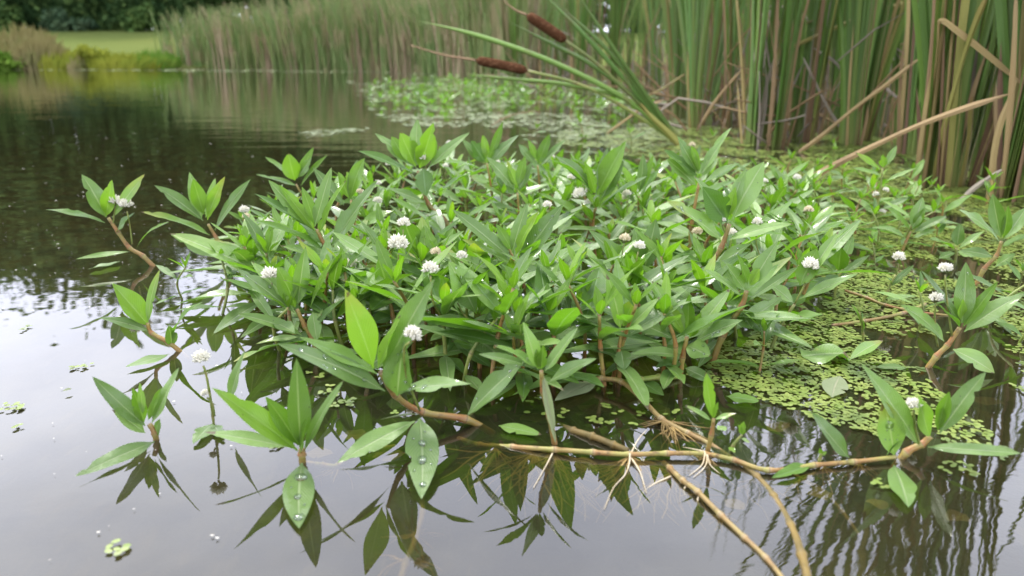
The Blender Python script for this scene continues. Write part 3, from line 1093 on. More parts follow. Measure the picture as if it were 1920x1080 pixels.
hero("waterweed sprig with a broad notched grey leaf beside a small white flower", (900, 690), [(898, 645), (898, 600)], [
    (841, 490, 891, 585, 52, 'g', dict(off=.0, wc=1.0, drops=dr(6))),
    (914, 512, 898, 588, 20, 'y', dict(off=-.1)),
    (937, 547, 902, 590, 26, 'y', dict(off=.1)),
    (984, 540, 903, 612, 24, 'g', dict(off=-.15)),
    (799, 597, 893, 606, 20, 'g', dict(off=-.4, bend=.1)),
    (868, 545, 893, 588, 22, 'y', dict(off=.2)),
    (960, 640, 900, 640, 26, 'u', dict(off=-.4)),
    (845, 640, 897, 650, 26, 'u', dict(off=-.4)),
], [([(893, 610), (870, 590), (858, 568)], 15)], seed=24)

hero("upright green sprig in the front row with a short hanging leaf below its whorl", (1163, 715), [(1160, 665), (1166, 620)], [
    (1137, 510, 1163, 615, 36, 'g', dict(off=.05)),
    (1191, 560, 1168, 612, 32, 'y', dict(off=-.15)),
    (1237, 557, 1172, 620, 24, 'g', dict(off=-.1)),
    (1062, 590, 1160, 618, 22, 'g', dict(off=-.35, bend=.08)),
    (1170, 694, 1164, 655, 34, 'g', dict(off=-.8)),
    (1105, 655, 1160, 668, 26, 'u', dict(off=-.4)),
], [], seed=25)

hero("star-shaped waterweed plant at the front right of the patch with wide open leaves", (1275, 705), [(1280, 670), (1288, 632)], [
    (1222, 527, 1284, 630, 36, 'g', dict(off=.0)),
    (1293, 552, 1290, 628, 26, 'y', dict(off=.0)),
    (1370, 540, 1297, 628, 36, 'g', dict(off=.0)),
    (1239, 560, 1284, 628, 26, 'y', dict(off=-.2)),
    (1315, 586, 1294, 632, 24, 'y', dict(off=-.2)),
    (1393, 600, 1303, 640, 36, 'g', dict(off=-.4, drops=dr(3, .002))),
    (1333, 668, 1287, 648, 40, 'g', dict(off=-.9, drops=dr(3))),
    (1183, 664, 1277, 666, 26, 'g', dict(off=-.5, bend=.1)),
    (1335, 715, 1285, 690, 28, 'g', dict(off=-.7)),
    (1230, 690, 1278, 680, 26, 'u', dict(off=-.6)),
], r=(0.0032, 0.0024), seed=26)

hero("tall waterweed plant on a thick slanting red stem with a dark broad middle leaf", (1280, 612), [(1297, 552), (1330, 500), (1352, 465), (1368, 420)], [
    (1317, 350, 1363, 416, 50, 'u', dict(off=-.1, wc=.9)),
    (1433, 303, 1374, 410, 44, 'g', dict(off=.1, wc=.9)),
    (1302, 330, 1358, 408, 26, 'g', dict(off=.2)),
    (1250, 377, 1352, 448, 42, 'g', dict(off=-.3, bend=.04, drops=dr(4, .002))),
    (1488, 420, 1367, 450, 24, 'g', dict(off=-.35, bend=.10)),
    (1398, 317, 1368, 405, 22, 'g', dict(off=.15)),
    (1380, 350, 1368, 404, 20, 'y', dict(off=-.1)),
    (1410, 456, 1342, 502, 28, 'g', dict(off=-.2, drops=dr(6))),
    (1470, 440, 1372, 440, 18, 'u', dict(off=.2)),
    (1275, 478, 1330, 500, 24, 'u', dict(off=-.3)),
], [([(1362, 440), (1357, 430), (1354, 420)], 9)], r=(0.0044, 0.0028), seed=27)

hero("tall pale-stemmed waterweed plant near the reeds with folded upright leaves", (1292, 505), [(1296, 430), (1312, 335)], [
    (1245, 281, 1308, 330, 32, 'u', dict(off=-.1, wc=.7)),
    (1270, 255, 1310, 326, 26, 'g', dict(off=.1)),
    (1359, 256, 1315, 326, 22, 'g', dict(off=.0)),
    (1341, 285, 1316, 330, 20, 'g', dict(off=.2)),
    (1388, 305, 1318, 345, 22, 'u', dict(off=-.2)),
    (1250, 298, 1306, 348, 30, 'g', dict(off=-.2)),
    (1295, 272, 1311, 322, 18, 'y', dict(off=-.1)),
    (1372, 238, 1322, 310, 12, 'g', dict(off=.3)),
], r=(0.0036, 0.0024), seed=28)

hero("green sprig between the flowering plant and the dark broad-leaved plant", (1200, 470), [(1198, 415), (1197, 368)], [
    (1162, 309, 1193, 364, 26, 'y', dict(off=-.1)),
    (1240, 315, 1201, 368, 20, 'u', dict(off=-.1)),
    (1206, 288, 1198, 360, 18, 'g', dict(off=.1)),
    (1225, 290, 1199, 360, 14, 'y', dict(off=.2)),
    (1155, 348, 1192, 380, 20, 'g', dict(off=-.3)),
    (1250, 360, 1202, 390, 20, 'g', dict(off=-.3)),
    (1222, 380, 1155, 440, 28, 'g', dict(off=-.1)),
], [([(1198, 400), (1185, 392), (1176, 378)], 10)], seed=29)

hero("leafy sprig with a cupped yellow-green leaf in the heart of the patch", (1198, 590), [(1198, 550), (1203, 515)], [
    (1230, 410, 1208, 505, 38, 'g', dict(off=.1, wc=.9)),
    (1176, 464, 1200, 512, 34, 'y', dict(off=-.15)),
    (1103, 430, 1195, 525, 32, 'g', dict(off=-.1, bend=.09)),
    (1331, 467, 1212, 522, 24, 'g', dict(off=-.35, bend=.08)),
    (1190, 425, 1203, 505, 24, 'g', dict(off=.3)),
    (1110, 560, 1195, 560, 24, 'g', dict(off=-.4)),
    (1250, 580, 1200, 560, 24, 'u', dict(off=-.4)),
], [([(1195, 545), (1165, 540), (1160, 520)], 12)], seed=30)

hero("plant on a thick leaning stem beside the duckweed with a pale cupped shoot tip", (1330, 680), [(1355, 630), (1390, 575), (1400, 545)], [
    (1458, 453, 1408, 535, 32, 'g', dict(off=.1)),
    (1360, 492, 1398, 545, 32, 'g', dict(off=-.1)),
    (1382, 477, 1402, 535, 22, 'y', dict(off=-.05)),
    (1497, 500, 1407, 560, 20, 'g', dict(off=-.15)),
    (1425, 503, 1406, 535, 22, 'y', dict(off=-.15)),
    (1320, 505, 1390, 555, 20, 'g', dict(off=-.3)),
    (1504, 594, 1398, 602, 30, 'g', dict(off=-.4, bend=.08)),
    (1411, 617, 1392, 588, 34, 'g', dict(off=-.9, drops=dr(3))),
], r=(0.0042, 0.0026), seed=31)

hero("right edge plant with a white flower on a bare stalk over the duckweed", (1440, 655), [(1462, 615), (1490, 570)], [
    (1610, 512, 1500, 560, 24, 'g', dict(off=-.3)),
    (1532, 466, 1500, 535, 40, 'y', dict(off=.2, wc=1.0)),
    (1573, 433, 1508, 530, 24, 'g', dict(off=.2)),
    (1440, 530, 1488, 568, 26, 'g', dict(off=.2)),
    (1545, 590, 1480, 605, 26, 'u', dict(off=-.4)),
], [([(1490, 570), (1508, 535), (1516, 512)], 19)], r=(0.0026, 0.0018), stem_mat='green_stem', seed=32)

hero("right edge sprig with a round green leaf held over the duckweed", (1565, 560), [(1568, 535), (1580, 505)], [
    (1577, 462, 1572, 508, 36, 'y', dict(off=-.1, wc=1.0, sharp=1.0)),
    (1631, 478, 1570, 520, 16, 'g', dict(off=-.1)),
    (1530, 480, 1568, 512, 18, 'g', dict(off=.1)),
    (1600, 440, 1576, 500, 18, 'g', dict(off=.2)),
], r=(0.0022, 0.0016), stem_mat='green_stem', seed=33)

# ---- right-hand plants
hero("waterweed shoot at the end of the long runner with a white flower between its leaves", (1678, 858), [(1700, 848), (1728, 833), (1745, 818)], [
    (1614, 681, 1724, 836, 46, 'g', dict(off=-.1, bend=.02)),
    (1655, 748, 1676, 853, 50, 'g', dict(off=.3, wc=1.2, drops=[(.55, .0, .0034)] + dr(6, .0010))),
    (1722, 742, 1744, 820, 40, 'y', dict(off=-.15, wc=.8)),
    (1849, 697, 1762, 812, 40, 'g', dict(off=.0)),
    (1780, 734, 1760, 800, 26, 'y', dict(off=.0)),
    (1769, 762, 1758, 806, 18, 'y', dict(off=-.1)),
    (1914, 850, 1740, 838, 32, 'g', dict(off=-.45, bend=.05, wc=.6)),
    (1703, 951, 1676, 872, 46, 'g', dict(off=-1.1, bend=.02, fold=.1)),
    (1662, 855, 1708, 790, 10, 'u', dict(off=-.1)),
], [([(1725, 838), (1716, 800), (1713, 770)], 18)], r=(0.0036, 0.0026), seed=34)

hero("single grey leaf rising from the long runner over the duckweed", (1595, 868), [(1594, 862)], [
    (1522, 773, 1592, 858, 42, 'g', dict(off=-.1, wc=1.0)),
], r=(0.0018, 0.0016), seed=35)

hero("waterweed plant at the right with a reddish leaning stem and upright spotted leaf", (1730, 688), [(1756, 668), (1776, 648), (1800, 614)], [
    (1811, 491, 1804, 606, 36, 'g', dict(off=.15, wc=1.1, drops=dr(3))),
    (1871, 528, 1806, 612, 24, 'y', dict(off=-.1, wc=.4)),
    (1921, 550, 1808, 622, 36, 'g', dict(off=-.15)),
    (1727, 507, 1800, 606, 24, 'g', dict(off=.1)),
    (1752, 566, 1800, 614, 24, 'u', dict(off=-.2)),
    (1689, 572, 1770, 640, 34, 'g', dict(off=-.2)),
    (1865, 700, 1787, 655, 40, 'g', dict(off=-.5)),
    (1805, 560, 1801, 600, 18, 'y', dict(off=-.2)),
], [([(1758, 650), (1753, 600), (1754, 570)], 15), ([(1785, 630), (1775, 560), (1772, 515)], 15)], r=(0.0036, 0.0024), seed=36)

hero("tall waterweed plant before the nearest cattails with a pale leaning stem", (1826, 535), [(1845, 505), (1868, 480), (1878, 452)], [
    (1861, 363, 1877, 446, 28, 'g', dict(off=.0)),
    (1797, 393, 1873, 452, 30, 'g', dict(off=-.2, bend=.1)),
    (1890, 385, 1881, 446, 18, 'y', dict(off=-.1)),
    (1925, 388, 1884, 448, 26, 'g', dict(off=.1)),
    (1930, 440, 1880, 462, 20, 'u', dict(off=-.3)),
    (1800, 470, 1862, 482, 22, 'g', dict(off=.3)),
    (1905, 475, 1866, 500, 20, 'g', dict(off=-.3)),
], r=(0.0036, 0.0024), seed=37)

hero("small waterweed sprig amid the duckweed with one broad upright leaf", (1688, 472), [(1698, 455), (1708, 434)], [
    (1730, 369, 1711, 428, 24, 'g', dict(off=.1, wc=1.0)),
    (1733, 390, 1713, 430, 16, 'y', dict(off=-.1)),
    (1775, 405, 1714, 436, 18, 'g', dict(off=-.2)),
    (1664, 390, 1706, 430, 18, 'y', dict(off=.1)),
    (1757, 430, 1712, 446, 16, 'g', dict(off=-.3)),
    (1634, 427, 1700, 450, 14, 'g', dict(off=-.2, bend=.2)),
], r=(0.0028, 0.002), seed=38)

hero("low waterweed sprig flat among the duckweed with one pale upright leaf", (1792, 492), [(1793, 478), (1793, 466)], [
    (1801, 419, 1795, 460, 22, 'g', dict(off=.1, wc=1.0)),
    (1846, 433, 1798, 466, 14, 'g', dict(off=-.1)),
    (1742, 448, 1790, 468, 16, 'u', dict(off=-.3)),
    (1830, 480, 1795, 472, 16, 'g', dict(off=-.4)),
    (1760, 485, 1790, 474, 16, 'g', dict(off=-.4)),
], r=(0.0022, 0.0018), stem_mat='green_stem', seed=39)

hero("tallest stretched waterweed stalk between patch and cattails with small side flowers", (1622, 436), [(1635, 415), (1648, 370), (1655, 315)], [
    (1682, 272, 1660, 312, 12, 'g', dict(off=.1)),
    (1602, 285, 1652, 318, 12, 'y', dict(off=.0)),
    (1655, 290, 1656, 314, 14, 'y', dict(off=-.1)),
    (1718, 315, 1660, 340, 8, 'g', dict(off=-.2)),
    (1600, 315, 1653, 330, 12, 'g', dict(off=-.2)),
    (1705, 370, 1652, 392, 14, 'g', dict(off=-.2)),
    (1590, 370, 1648, 400, 16, 'g', dict(off=-.2)),
], [([(1650, 372), (1654, 366), (1658, 362)], 7), ([(1648, 378), (1644, 372), (1643, 370)], 7), ([(1640, 410), (1648, 406), (1652, 402)], 7)], r=(0.0026, 0.002), stem_mat='green_stem', seed=40)

hero("flowering sprig standing alone in the thick duckweed", (1652, 568), [(1664, 545), (1680, 515)], [
    (1714, 497, 1672, 536, 14, 'g', dict(off=-.1)),
    (1662, 520, 1676, 535, 12, 'u', dict(off=.0)),
    (1720, 555, 1660, 560, 14, 'g', dict(off=-.4)),
], [([(1680, 515), (1683, 502), (1684, 494)], 14)], r=(0.0022, 0.0016), stem_mat='green_stem', seed=41)

hero("little two-leaved seedling rising from the runner in dark front water", (1322, 850), [(1334, 815), (1338, 785)], [
    (1323, 697, 1336, 783, 26, 'y', dict(off=.0, wc=.9)),
    (1284, 760, 1333, 788, 15, 'g', dict(off=-.2)),
    (1381, 775, 1340, 786, 12, 'g', dict(off=-.2)),
    (1347, 753, 1338, 784, 10, 'y', dict(off=-.2)),
], r=(0.0026, 0.0016), seed=42)

hero("tiny side shoot with curled leaves on the runner in front of the duckweed", (1362, 845), [(1375, 835), (1392, 815)], [
    (1395, 790, 1392, 815, 14, 'y', dict(off=.0)),
    (1406, 830, 1390, 822, 9, 'g', dict(off=-.3)),
    (1378, 850, 1368, 838, 12, 'y', dict(off=-.8)),
    (1384, 796, 1390, 815, 10, 'y', dict(off=.2)),
], r=(0.0016, 0.0012), stem_mat='green_stem', seed=43)

hero("tiny upright bud on the runner beside a flat green floating leaf", (1532, 872), [(1538, 858), (1540, 850)], [
    (1537, 840, 1540, 852, 9, 'y', dict(off=.0)),
    (1550, 847, 1541, 853, 8, 'y', dict(off=.0)),
    (1447, 896, 1520, 872, 26, 'u', dict(off=-.7, wc=.6, bend=.04)),
], r=(0.0016, 0.0012), stem_mat='green_stem', seed=44)

hero("pair of broad leaves low over the duckweed beside the round lily-like leaf", (1621, 645), [(1618, 625), (1612, 585)], [
    (1656, 638, 1592, 675, 24, 'g', dict(off=-.2)),
    (1614, 580, 1619, 625, 14, 'u', dict(off=.0)),
    (1596, 570, 1616, 610, 10, 'y', dict(off=.1)),
], r=(0.0016, 0.0012), stem_mat='green_stem', seed=45)

# ------------------------------------------------------------------ filler plants crowding the patch
def local_plant(rr, h, nodes, flower=False, size=1.0, lean=0.0):
    """stem points, leaf dicts and flowers for a plant standing at the origin"""
    az = rr.uniform(0, 2 * PI)
    top = Vector((math.cos(az) * lean * h, math.sin(az) * lean * h, h))
    mid = Vector((top.x * 0.35 + rr.uniform(-.01, .01), top.y * 0.35 + rr.uniform(-.01, .01), h * 0.5))
    stem = [Vector((0, 0, -0.015)), mid, top]
    sp = catmull(stem, 10)
    leaves = []
    a0 = rr.uniform(0, PI)
    for k in range(nodes):
        fk = k / max(1, nodes - 1)
        t = 0.28 + 0.70 * fk
        P = sp[min(len(sp) - 1, int(t * (len(sp) - 1)))]
        a = a0 + k * PI / 2 + rr.uniform(-.25, .25)
        for sgn in (0, 1):
            aa = a + sgn * PI + rr.uniform(-.2, .2)
            el = R(4 + 44 * fk ** 1.3 + rr.uniform(-12, 14))
            ln = size * (0.072 + 0.03 * math.sin(PI * min(1, fk + 0.15))) * rr.uniform(.82, 1.15)
            if fk > 0.99:
                ln *= 0.72
            hd = Vector((math.cos(aa), math.sin(aa), 0))
            d = hd * math.cos(el) + Vector((0, 0, 1)) * math.sin(el)
            N = Vector((0, 0, 1)) * math.cos(el) - hd * math.sin(el)
            N = (N + Vector((rr.uniform(-.3, .3), rr.uniform(-.3, .3), 0))).normalized()
            T = P + d * ln
            if T.z < 0.004:
                T.z = 0.004
            kind = 'y' if fk > 0.99 and rr.random() < .6 else ('g' if rr.random() < (0.62 if fk > 0.3 else 0.4) else 'u')
            leaves.append(dict(B=P, T=T, W=ln * rr.uniform(.19, .27), N=N, kind=kind, bend=rr.uniform(-.01, .12), fold=rr.uniform(.12, .4), nt=12, nu=4, sharp=rr.uniform(.78, .92)))
    for sgn in range(2):                       # the closed young pair at the tip
        aa = a0 + nodes * PI / 2 + sgn * PI
        hd = Vector((math.cos(aa), math.sin(aa), 0))
        d = (hd * 0.5 + Vector((0, 0, 1))).normalized()
        leaves.append(dict(B=top, T=top + d * size * rr.uniform(.018, .034), W=size * .011, N=-hd, kind='y', bend=-.03, fold=.4, nt=7, nu=4))
    fl = []
    if flower:
        P = sp[int(0.7 * (len(sp) - 1))]
        aa = rr.uniform(0, 2 * PI)
        hd = Vector((math.cos(aa), math.sin(aa), 0))
        e = P + hd * 0.018 + Vector((0, 0, rr.uniform(.042, .066)))
        fl.append(([P, P.lerp(e, .5) + hd * 0.006, e], rr.uniform(.0075, .010)))
    return stem, leaves, fl


rp = random.Random(21)
PROTO, PROTO_FL = [], []
for i in range(10):
    st, lv, fl = local_plant(rp, rp.uniform(.07, .105), 4, flower=i >= 6, size=rp.uniform(1.0, 1.2), lean=rp.uniform(.05, .5))
    p = build_plant("waterweed_plant", (0, 0, 0), "x", None, st, lv, fl, (0.0030, 0.0019), 'stem' if i % 3 else 'green_stem', faded=i == 8)
    (PROTO_FL if i >= 6 else PROTO).append(p)
SMALL = []
for i in range(4):
    st, lv, fl = local_plant(rp, rp.uniform(.04, .07), 3, flower=False, size=rp.uniform(.62, .8), lean=rp.uniform(.1, .6))
    SMALL.append(build_plant("waterweed_plant", (0, 0, 0), "x", None, st, lv, fl, (0.0022, 0.0015), 'green_stem' if i % 2 else 'stem'))


def in_poly(x, y, poly):
    c = False
    n = len(poly)
    for i in range(n):
        x0, y0 = poly[i]
        x1, y1 = poly[(i + 1) % n]
        if (y0 > y) != (y1 > y) and x < (x1 - x0) * (y - y0) / (y1 - y0) + x0:
            c = not c
    return c


def wpoly(pts):
    return [tuple(at_water(*p)[:2]) for p in pts]


def scatter(poly, mind, rr, tries=6000, most=999):
    xs, ys = [p[0] for p in poly], [p[1] for p in poly]
    out = []
    for _ in range(tries):
        x, y = rr.uniform(min(xs), max(xs)), rr.uniform(min(ys), max(ys))
        if in_poly(x, y, poly) and all((x - a) ** 2 + (y - b) ** 2 > mind * mind for a, b in out):
            out.append((x, y))
            if len(out) >= most:
                break
    return out


used = set()


def put(protos, x, y, rr, smin, smax, label, group, tilt=0.12, z=0.0):
    p = rr.choice(protos)
    o = p if p.name not in used else copy_tree(p)
    used.add(p.name)
    o.location = (x, y, z)
    o.rotation_euler = (rr.uniform(-tilt, tilt), rr.uniform(-tilt, tilt), rr.uniform(0, 2 * PI))
    s = rr.uniform(smin, smax)
    o.scale = (s, s, s)
    o["label"], o["group"] = label, group
    return o


PATCH = wpoly([(460, 510), (500, 590), (590, 640), (700, 660), (800, 690), (930, 720), (1060, 725), (1180, 715), (1290, 690), (1400, 640), (1500, 570), (1530, 480), (1500, 410), (1440, 375), (1250, 360), (1000, 352), (800, 362), (660, 395), (520, 450)])
FRONT_L = wpoly([(460, 510), (500, 590), (590, 640), (700, 660), (720, 560), (560, 480)])
rr = random.Random(33)
fpts = scatter(PATCH, 0.064, rr, 9000)
BAND = wpoly([(480, 560), (560, 650), (700, 690), (800, 720), (930, 735), (1060, 735), (1180, 722), (1290, 695), (1400, 640), (1400, 560), (1200, 600), (950, 600), (700, 570), (560, 520)])
fpts += [q for q in scatter(BAND, 0.050, rr, 5000) if min((q[0] - a) ** 2 + (q[1] - b) ** 2 for a, b in fpts) > .028 ** 2]
G_IN = "leafy waterweed sprigs crowding the near patch"
for (x, y) in fpts:
    b = Vector((x, y, 0))
    px = 960 + F * x / (b - CAMP).dot(FWD)
    front = y < 0.95
    fl = rr.random() < 0.18
    if fl:
        lab, grp = "flowering waterweed sprig with a small flower head, packed inside the dense patch", "flowering sprigs inside the near patch"
    elif front:
        lab, grp = "low flowerless waterweed sprig filling the shady front of the dense patch", "low sprigs along the front of the patch"
    elif px < 760:
        lab, grp = "flowerless waterweed sprig packed in the patch on its open water side", "sprigs on the open water side of the patch"
    elif px > 1280:
        lab, grp = "flowerless waterweed sprig packed in the patch on its duckweed side", "sprigs on the duckweed side of the patch"
    else:
        lab, grp = "flowerless waterweed sprig packed in the middle of the dense patch", G_IN
    s = (0.76, 0.98) if front else (0.68, 0.94)
    put(PROTO_FL if fl else PROTO, x, y, rr, s[0], s[1], lab, grp)
print("patch fillers", len(fpts))

for (x, y) in scatter(BAND, 0.062, rr, 5000, 46):
    put(SMALL, x, y, rr, .95, 1.35, "low spreading waterweed sprig hugging the water under the taller front plants", "low spreading sprigs under the front plants")

RIGHTP = wpoly([(1480, 340), (1720, 372), (1760, 440), (1640, 470), (1560, 440), (1500, 400)])
rpts = scatter(RIGHTP, 0.075, rr, 3000, 40)
for (x, y) in rpts:
    put(SMALL, x, y, rr, .75, 1.15, "small waterweed sprig scattered in duckweed between the patch and the cattails", "small sprigs between the patch and the cattails")
for (px, py) in [(1745, 470), (1900, 560), (1640, 500), (1870, 420), (1700, 410), (1770, 400), (1590, 470), (1905, 640), (1850, 600), (1720, 620)]:
    b = at_water(px, py)
    put(SMALL, b.x, b.y, rr, .6, .95, "small waterweed shoot rising through the wide duckweed sheet at the right", "small shoots in the duckweed sheet")
for (px, py) in [(500, 470), (345, 560), (470, 560), (530, 655), (410, 590), (1420, 700)]:
    b = at_water(px, py)
    put(SMALL, b.x, b.y, rr, .7, 1.0, "small low waterweed sprig straggling on the water at the ragged edge of the patch", "stray low sprigs at the patch edge")
for (px, py) in [(1848, 382), (1560, 300), (1330, 290), (1180, 285), (1090, 262), (990, 268)]:
    b = at_water(px, py)
    put(SMALL, b.x, b.y, rr, .8, 1.1, "lone waterweed sprig in floating duckweed just behind the near patch", "lone sprigs behind the near patch")

# the second patch further out: plants of a few pixels each, one mesh per plant
FARP = []
for i in range(5):
    st, lv, fl = local_plant(rp, rp.uniform(.05, .10), 3, flower=False, size=rp.uniform(.85, 1.1), lean=rp.uniform(.1, .5))
    m1 = MB()
    for lf in lv:
        Leaf(lf['B'], lf['T'], lf['W'] * 1.25, lf['N'], lf['bend'], lf['fold'], seed=i, nt=5, nu=2).add(m1)
    o = m1.build("waterweed_plant", M[('u', 'g', 'y', 'u', 'u')[i]])
    tag(o, "x", PATCH_CAT)
    FARP.append(o)
BACK = wpoly([(650, 205), (690, 165), (800, 150), (1000, 152), (1150, 175), (1260, 215), (1190, 226), (1000, 205), (860, 208), (760, 200)])
bp = [q for q in scatter(BACK, 0.15, rr, 6000, 170) if rr.random() < .25 + .5 * smooth(-1.3, .3, q[0] - .04 * (q[1] - 4))]
print("back patch", len(bp), "right", len(rpts))
for (x, y) in bp:
    put(FARP, x, y, rr, 0.6, 1.0, "small blurred waterweed plant in the farther floating patch before the reeds", "waterweed plants in the farther patch")
ob = MB()
rb = random.Random(4)
for (x, y) in scatter(BACK, 0.12, rb, 9000, 90):
    pr = rb.choice(FARP).data
    k = len(ob.v)
    a, s = rb.uniform(0, 6.28), rb.uniform(.5, 1.1)
    ca, sa = math.cos(a) * s, math.sin(a) * s
    ob.v += [(x + v.co.x * ca - v.co.y * sa, y + v.co.x * sa + v.co.y * ca, v.co.z * s * .8) for v in pr.vertices]
    ob.f += [tuple(k + i for i in p.vertices) for p in pr.polygons]
    uvd = {l.vertex_index: tuple(pr.uv_layers[0].data[l.index].uv) for l in pr.loops}
    ob.uv += [uvd[i] for i in range(len(pr.vertices))]
tag(ob.build("waterweed_mat", M['u']), "low waterweed leaves massed on the water in the farther patch", "water plants", kind="stuff")


# ------------------------------------------------------------------ runners and roots in the front water
def px_path(pts):
    return [at_water(q[0], q[1], q[2] if len(q) > 2 else 0.002) for q in pts]


def root_tuft(root, loc, at, n, ln, spread, rr, down=True, toward=0.6):
    mb = MB()
    for i in range(n):
        a = rr.uniform(0, 2 * PI)
        l1 = ln * rr.uniform(.35, 1.0)
        d = Vector((math.cos(a) * spread, math.sin(a) * spread - toward, -0.18 if down else 0.0))
        pts = [at.copy()]
        p = at.copy()
        for s in range(4):
            d += Vector((rr.uniform(-.5, .5), rr.uniform(-.5, .5), rr.uniform(-.2, .1)))
            p = p + d.normalized() * l1 / 4
            if p.z > at.z + 0.002:
                p.z = at.z
            if p.z < -0.07:
                p.z = -0.07
            pts.append(p.copy())
        r0 = rr.uniform(.0004, .0010)
        tube(mb, [q - loc for q in pts], (r0, r0 * .35), 4, cap=False, nseg=3)
    mb.build("root", M['root'], root)


def runner(label, pts, r, mat, tufts=(), seed=1, group="runner stems lying in the front water", roots=()):
    P = px_path(pts)
    loc = P[0].copy()
    root = empty("runner_stem", loc, label, "stem", group)
    mb = MB()
    tube(mb, [q - loc for q in P], r, 9, nodes=0.42, nseg=7)
    mb.build("stem", M[mat], root)
    rq = random.Random(seed)
    for (px, py, z, n, ln, sp_, tw) in tufts:
        root_tuft(root, loc, at_water(px, py, z), n, ln, sp_, rq, toward=tw)
    for path in roots:
        mb = MB()
        tube(mb, [q - loc for q in px_path(path)], (0.0007, 0.0002), 5, nseg=4)
        mb.build("root", M['white_root'], root)
    return root


runner("long straight tan runner stem lying across the front water with white roots at two joints", [(860, 822, -.03), (900, 834, -.008), (960, 838, .000), (1040, 843, .003), (1112, 848, .004), (1180, 852, .004), (1250, 850, .004), (1320, 851, .004), (1375, 862, .003), (1442, 882, .003), (1527, 872, .003), (1600, 866, .003), (1680, 857, .004)], (0.0021, 0.0017), 'runner',
       [(1036, 848, -.001, 40, .075, .8, .9), (1180, 856, .002, 16, .055, .7, .8), (1322, 856, .001, 14, .03, .7, .7), (930, 842, -.003, 18, .06, .8, .6), (1545, 876, -.004, 10, .04, .8, .5), (1610, 870, -.003, 8, .03, .8, .5), (1000, 850, -.002, 36, .08, .9, .8), (1190, 862, -.001, 34, .07, .9, .6)], 3, roots=[
       [(1181, 850, .006), (1180, 868, .002), (1172, 890, .0008), (1150, 915, .0008), (1133, 955, .0008)], [(1184, 848, .006), (1196, 825, .004), (1212, 806, .004)],
       [(1320, 846, .007), (1326, 862, .003), (1318, 880, .0008), (1300, 895, .0008)], [(1322, 850, .006), (1316, 872, .001), (1292, 892, .0008)], [(1326, 852, .006), (1332, 872, .001), (1350, 888, .0008)], [(1318, 846, .006), (1300, 842, .004), (1280, 838, .001)],
       [(1183, 858, .003), (1200, 885, .0008), (1212, 925, .0008)], [(1036, 850, .001), (1020, 880, .0008), (1000, 915, .0008)]])
runner("brown runner stem bending down out of the patch to a knotted root crown", [(1075, 706, .004), (1130, 710, .010), (1166, 716, .012), (1205, 750, .008), (1240, 785, .004), (1290, 812, .002), (1330, 832, .000), (1370, 858, -.004), (1400, 878, -.012)], (0.0025, 0.0018), 'old_runner',
       [(1243, 790, .004, 34, .045, .9, .5), (1262, 800, .003, 20, .04, .9, .6)], 4)
runner("yellow-brown sunken runner curving away under the clear front water", [(1385, 868, -.001), (1418, 893, -.001), (1450, 930, -.0015), (1482, 985, -.0015), (1503, 1040, .0), (1520, 1110, .001)], (0.0023, 0.0027), 'sunk', [(1410, 900, -.01, 10, .05, .9, .2)], 5)
runner("pale broken runner slanting out of the water to the front with a ringed joint", [(1245, 868, -.012), (1256, 878, .000), (1280, 901, .002), (1308, 922, .003), (1352, 966, .002), (1396, 1008, .001), (1436, 1046, .001), (1484, 1105, .002)], (0.0022, 0.0015), 'old_runner',
       [(1262, 886, -.001, 26, .06, .9, .3), (1312, 926, .0, 12, .025, .9, .2), (1356, 966, -.006, 10, .02, .9, .1)], 6, roots=[[(1258, 893, .001), (1225, 908, .0), (1205, 925, -.001), (1195, 955, -.003)], [(1290, 905, .002), (1282, 920, -.001), (1288, 935, -.003)], [(1312, 924, .002), (1308, 938, .0), (1312, 950, -.002)]])
runner("short green-brown runner stem joining the long runner from the patch", [(1040, 795, -.006), (1075, 808, .000), (1110, 818, .002), (1150, 834, .002), (1178, 846, .000)], (0.0030, 0.0026), 'sunk', (), 7)
runner("thin yellow-green runner linking the front star-shaped plant to the brown runner", [(1166, 717, .012), (1200, 712, .010), (1235, 707, .006), (1275, 706, .002)], (0.0024, 0.0028), 'green_stem', (), 8)
runner("yellow runner stem under the water between the two front plants", [(574, 868, -.003), (605, 872, -.003), (632, 874, -.003), (655, 858, -.004), (690, 846, -.010), (740, 838, -.02)], (0.0020, 0.0024), 'runner', [(634, 876, -.004, 10, .03, .9, .6)], 9)
runner("thin reddish runner trailing through the duckweed at the right", [(1585, 545, .003), (1625, 558, .004), (1660, 572, .003), (1720, 585, .002), (1780, 592, .0)], (0.0018, 0.0016), 'stem', (), 10)
runner("long pale runner stem lying in the duckweed below the reddish leaning plant", [(1560, 610, .002), (1620, 602, .003), (1690, 588, .004), (1735, 570, .010)], (0.0018, 0.0022), 'runner', (), 11)
runner("sunken brown runner fading into the dark water at the right front", [(1480, 885, -.008), (1540, 920, -.012), (1580, 960, -.012), (1612, 1005, -.012)], (0.0014, 0.0010), 'sunk', [(1500, 898, -.01, 8, .04, .9, .2)], 12)
runner("golden sunken stem below the hanging leaf of the large front plant", [(790, 930, -.002), (792, 960, -.003), (780, 1010, -.004), (760, 1060, -.005), (745, 1110, -.006)], (0.0016, 0.0026), 'sunk', [(780, 1000, -.01, 14, .03, .9, .0), (760, 1050, -.01, 14, .03, .9, .0)], 13)


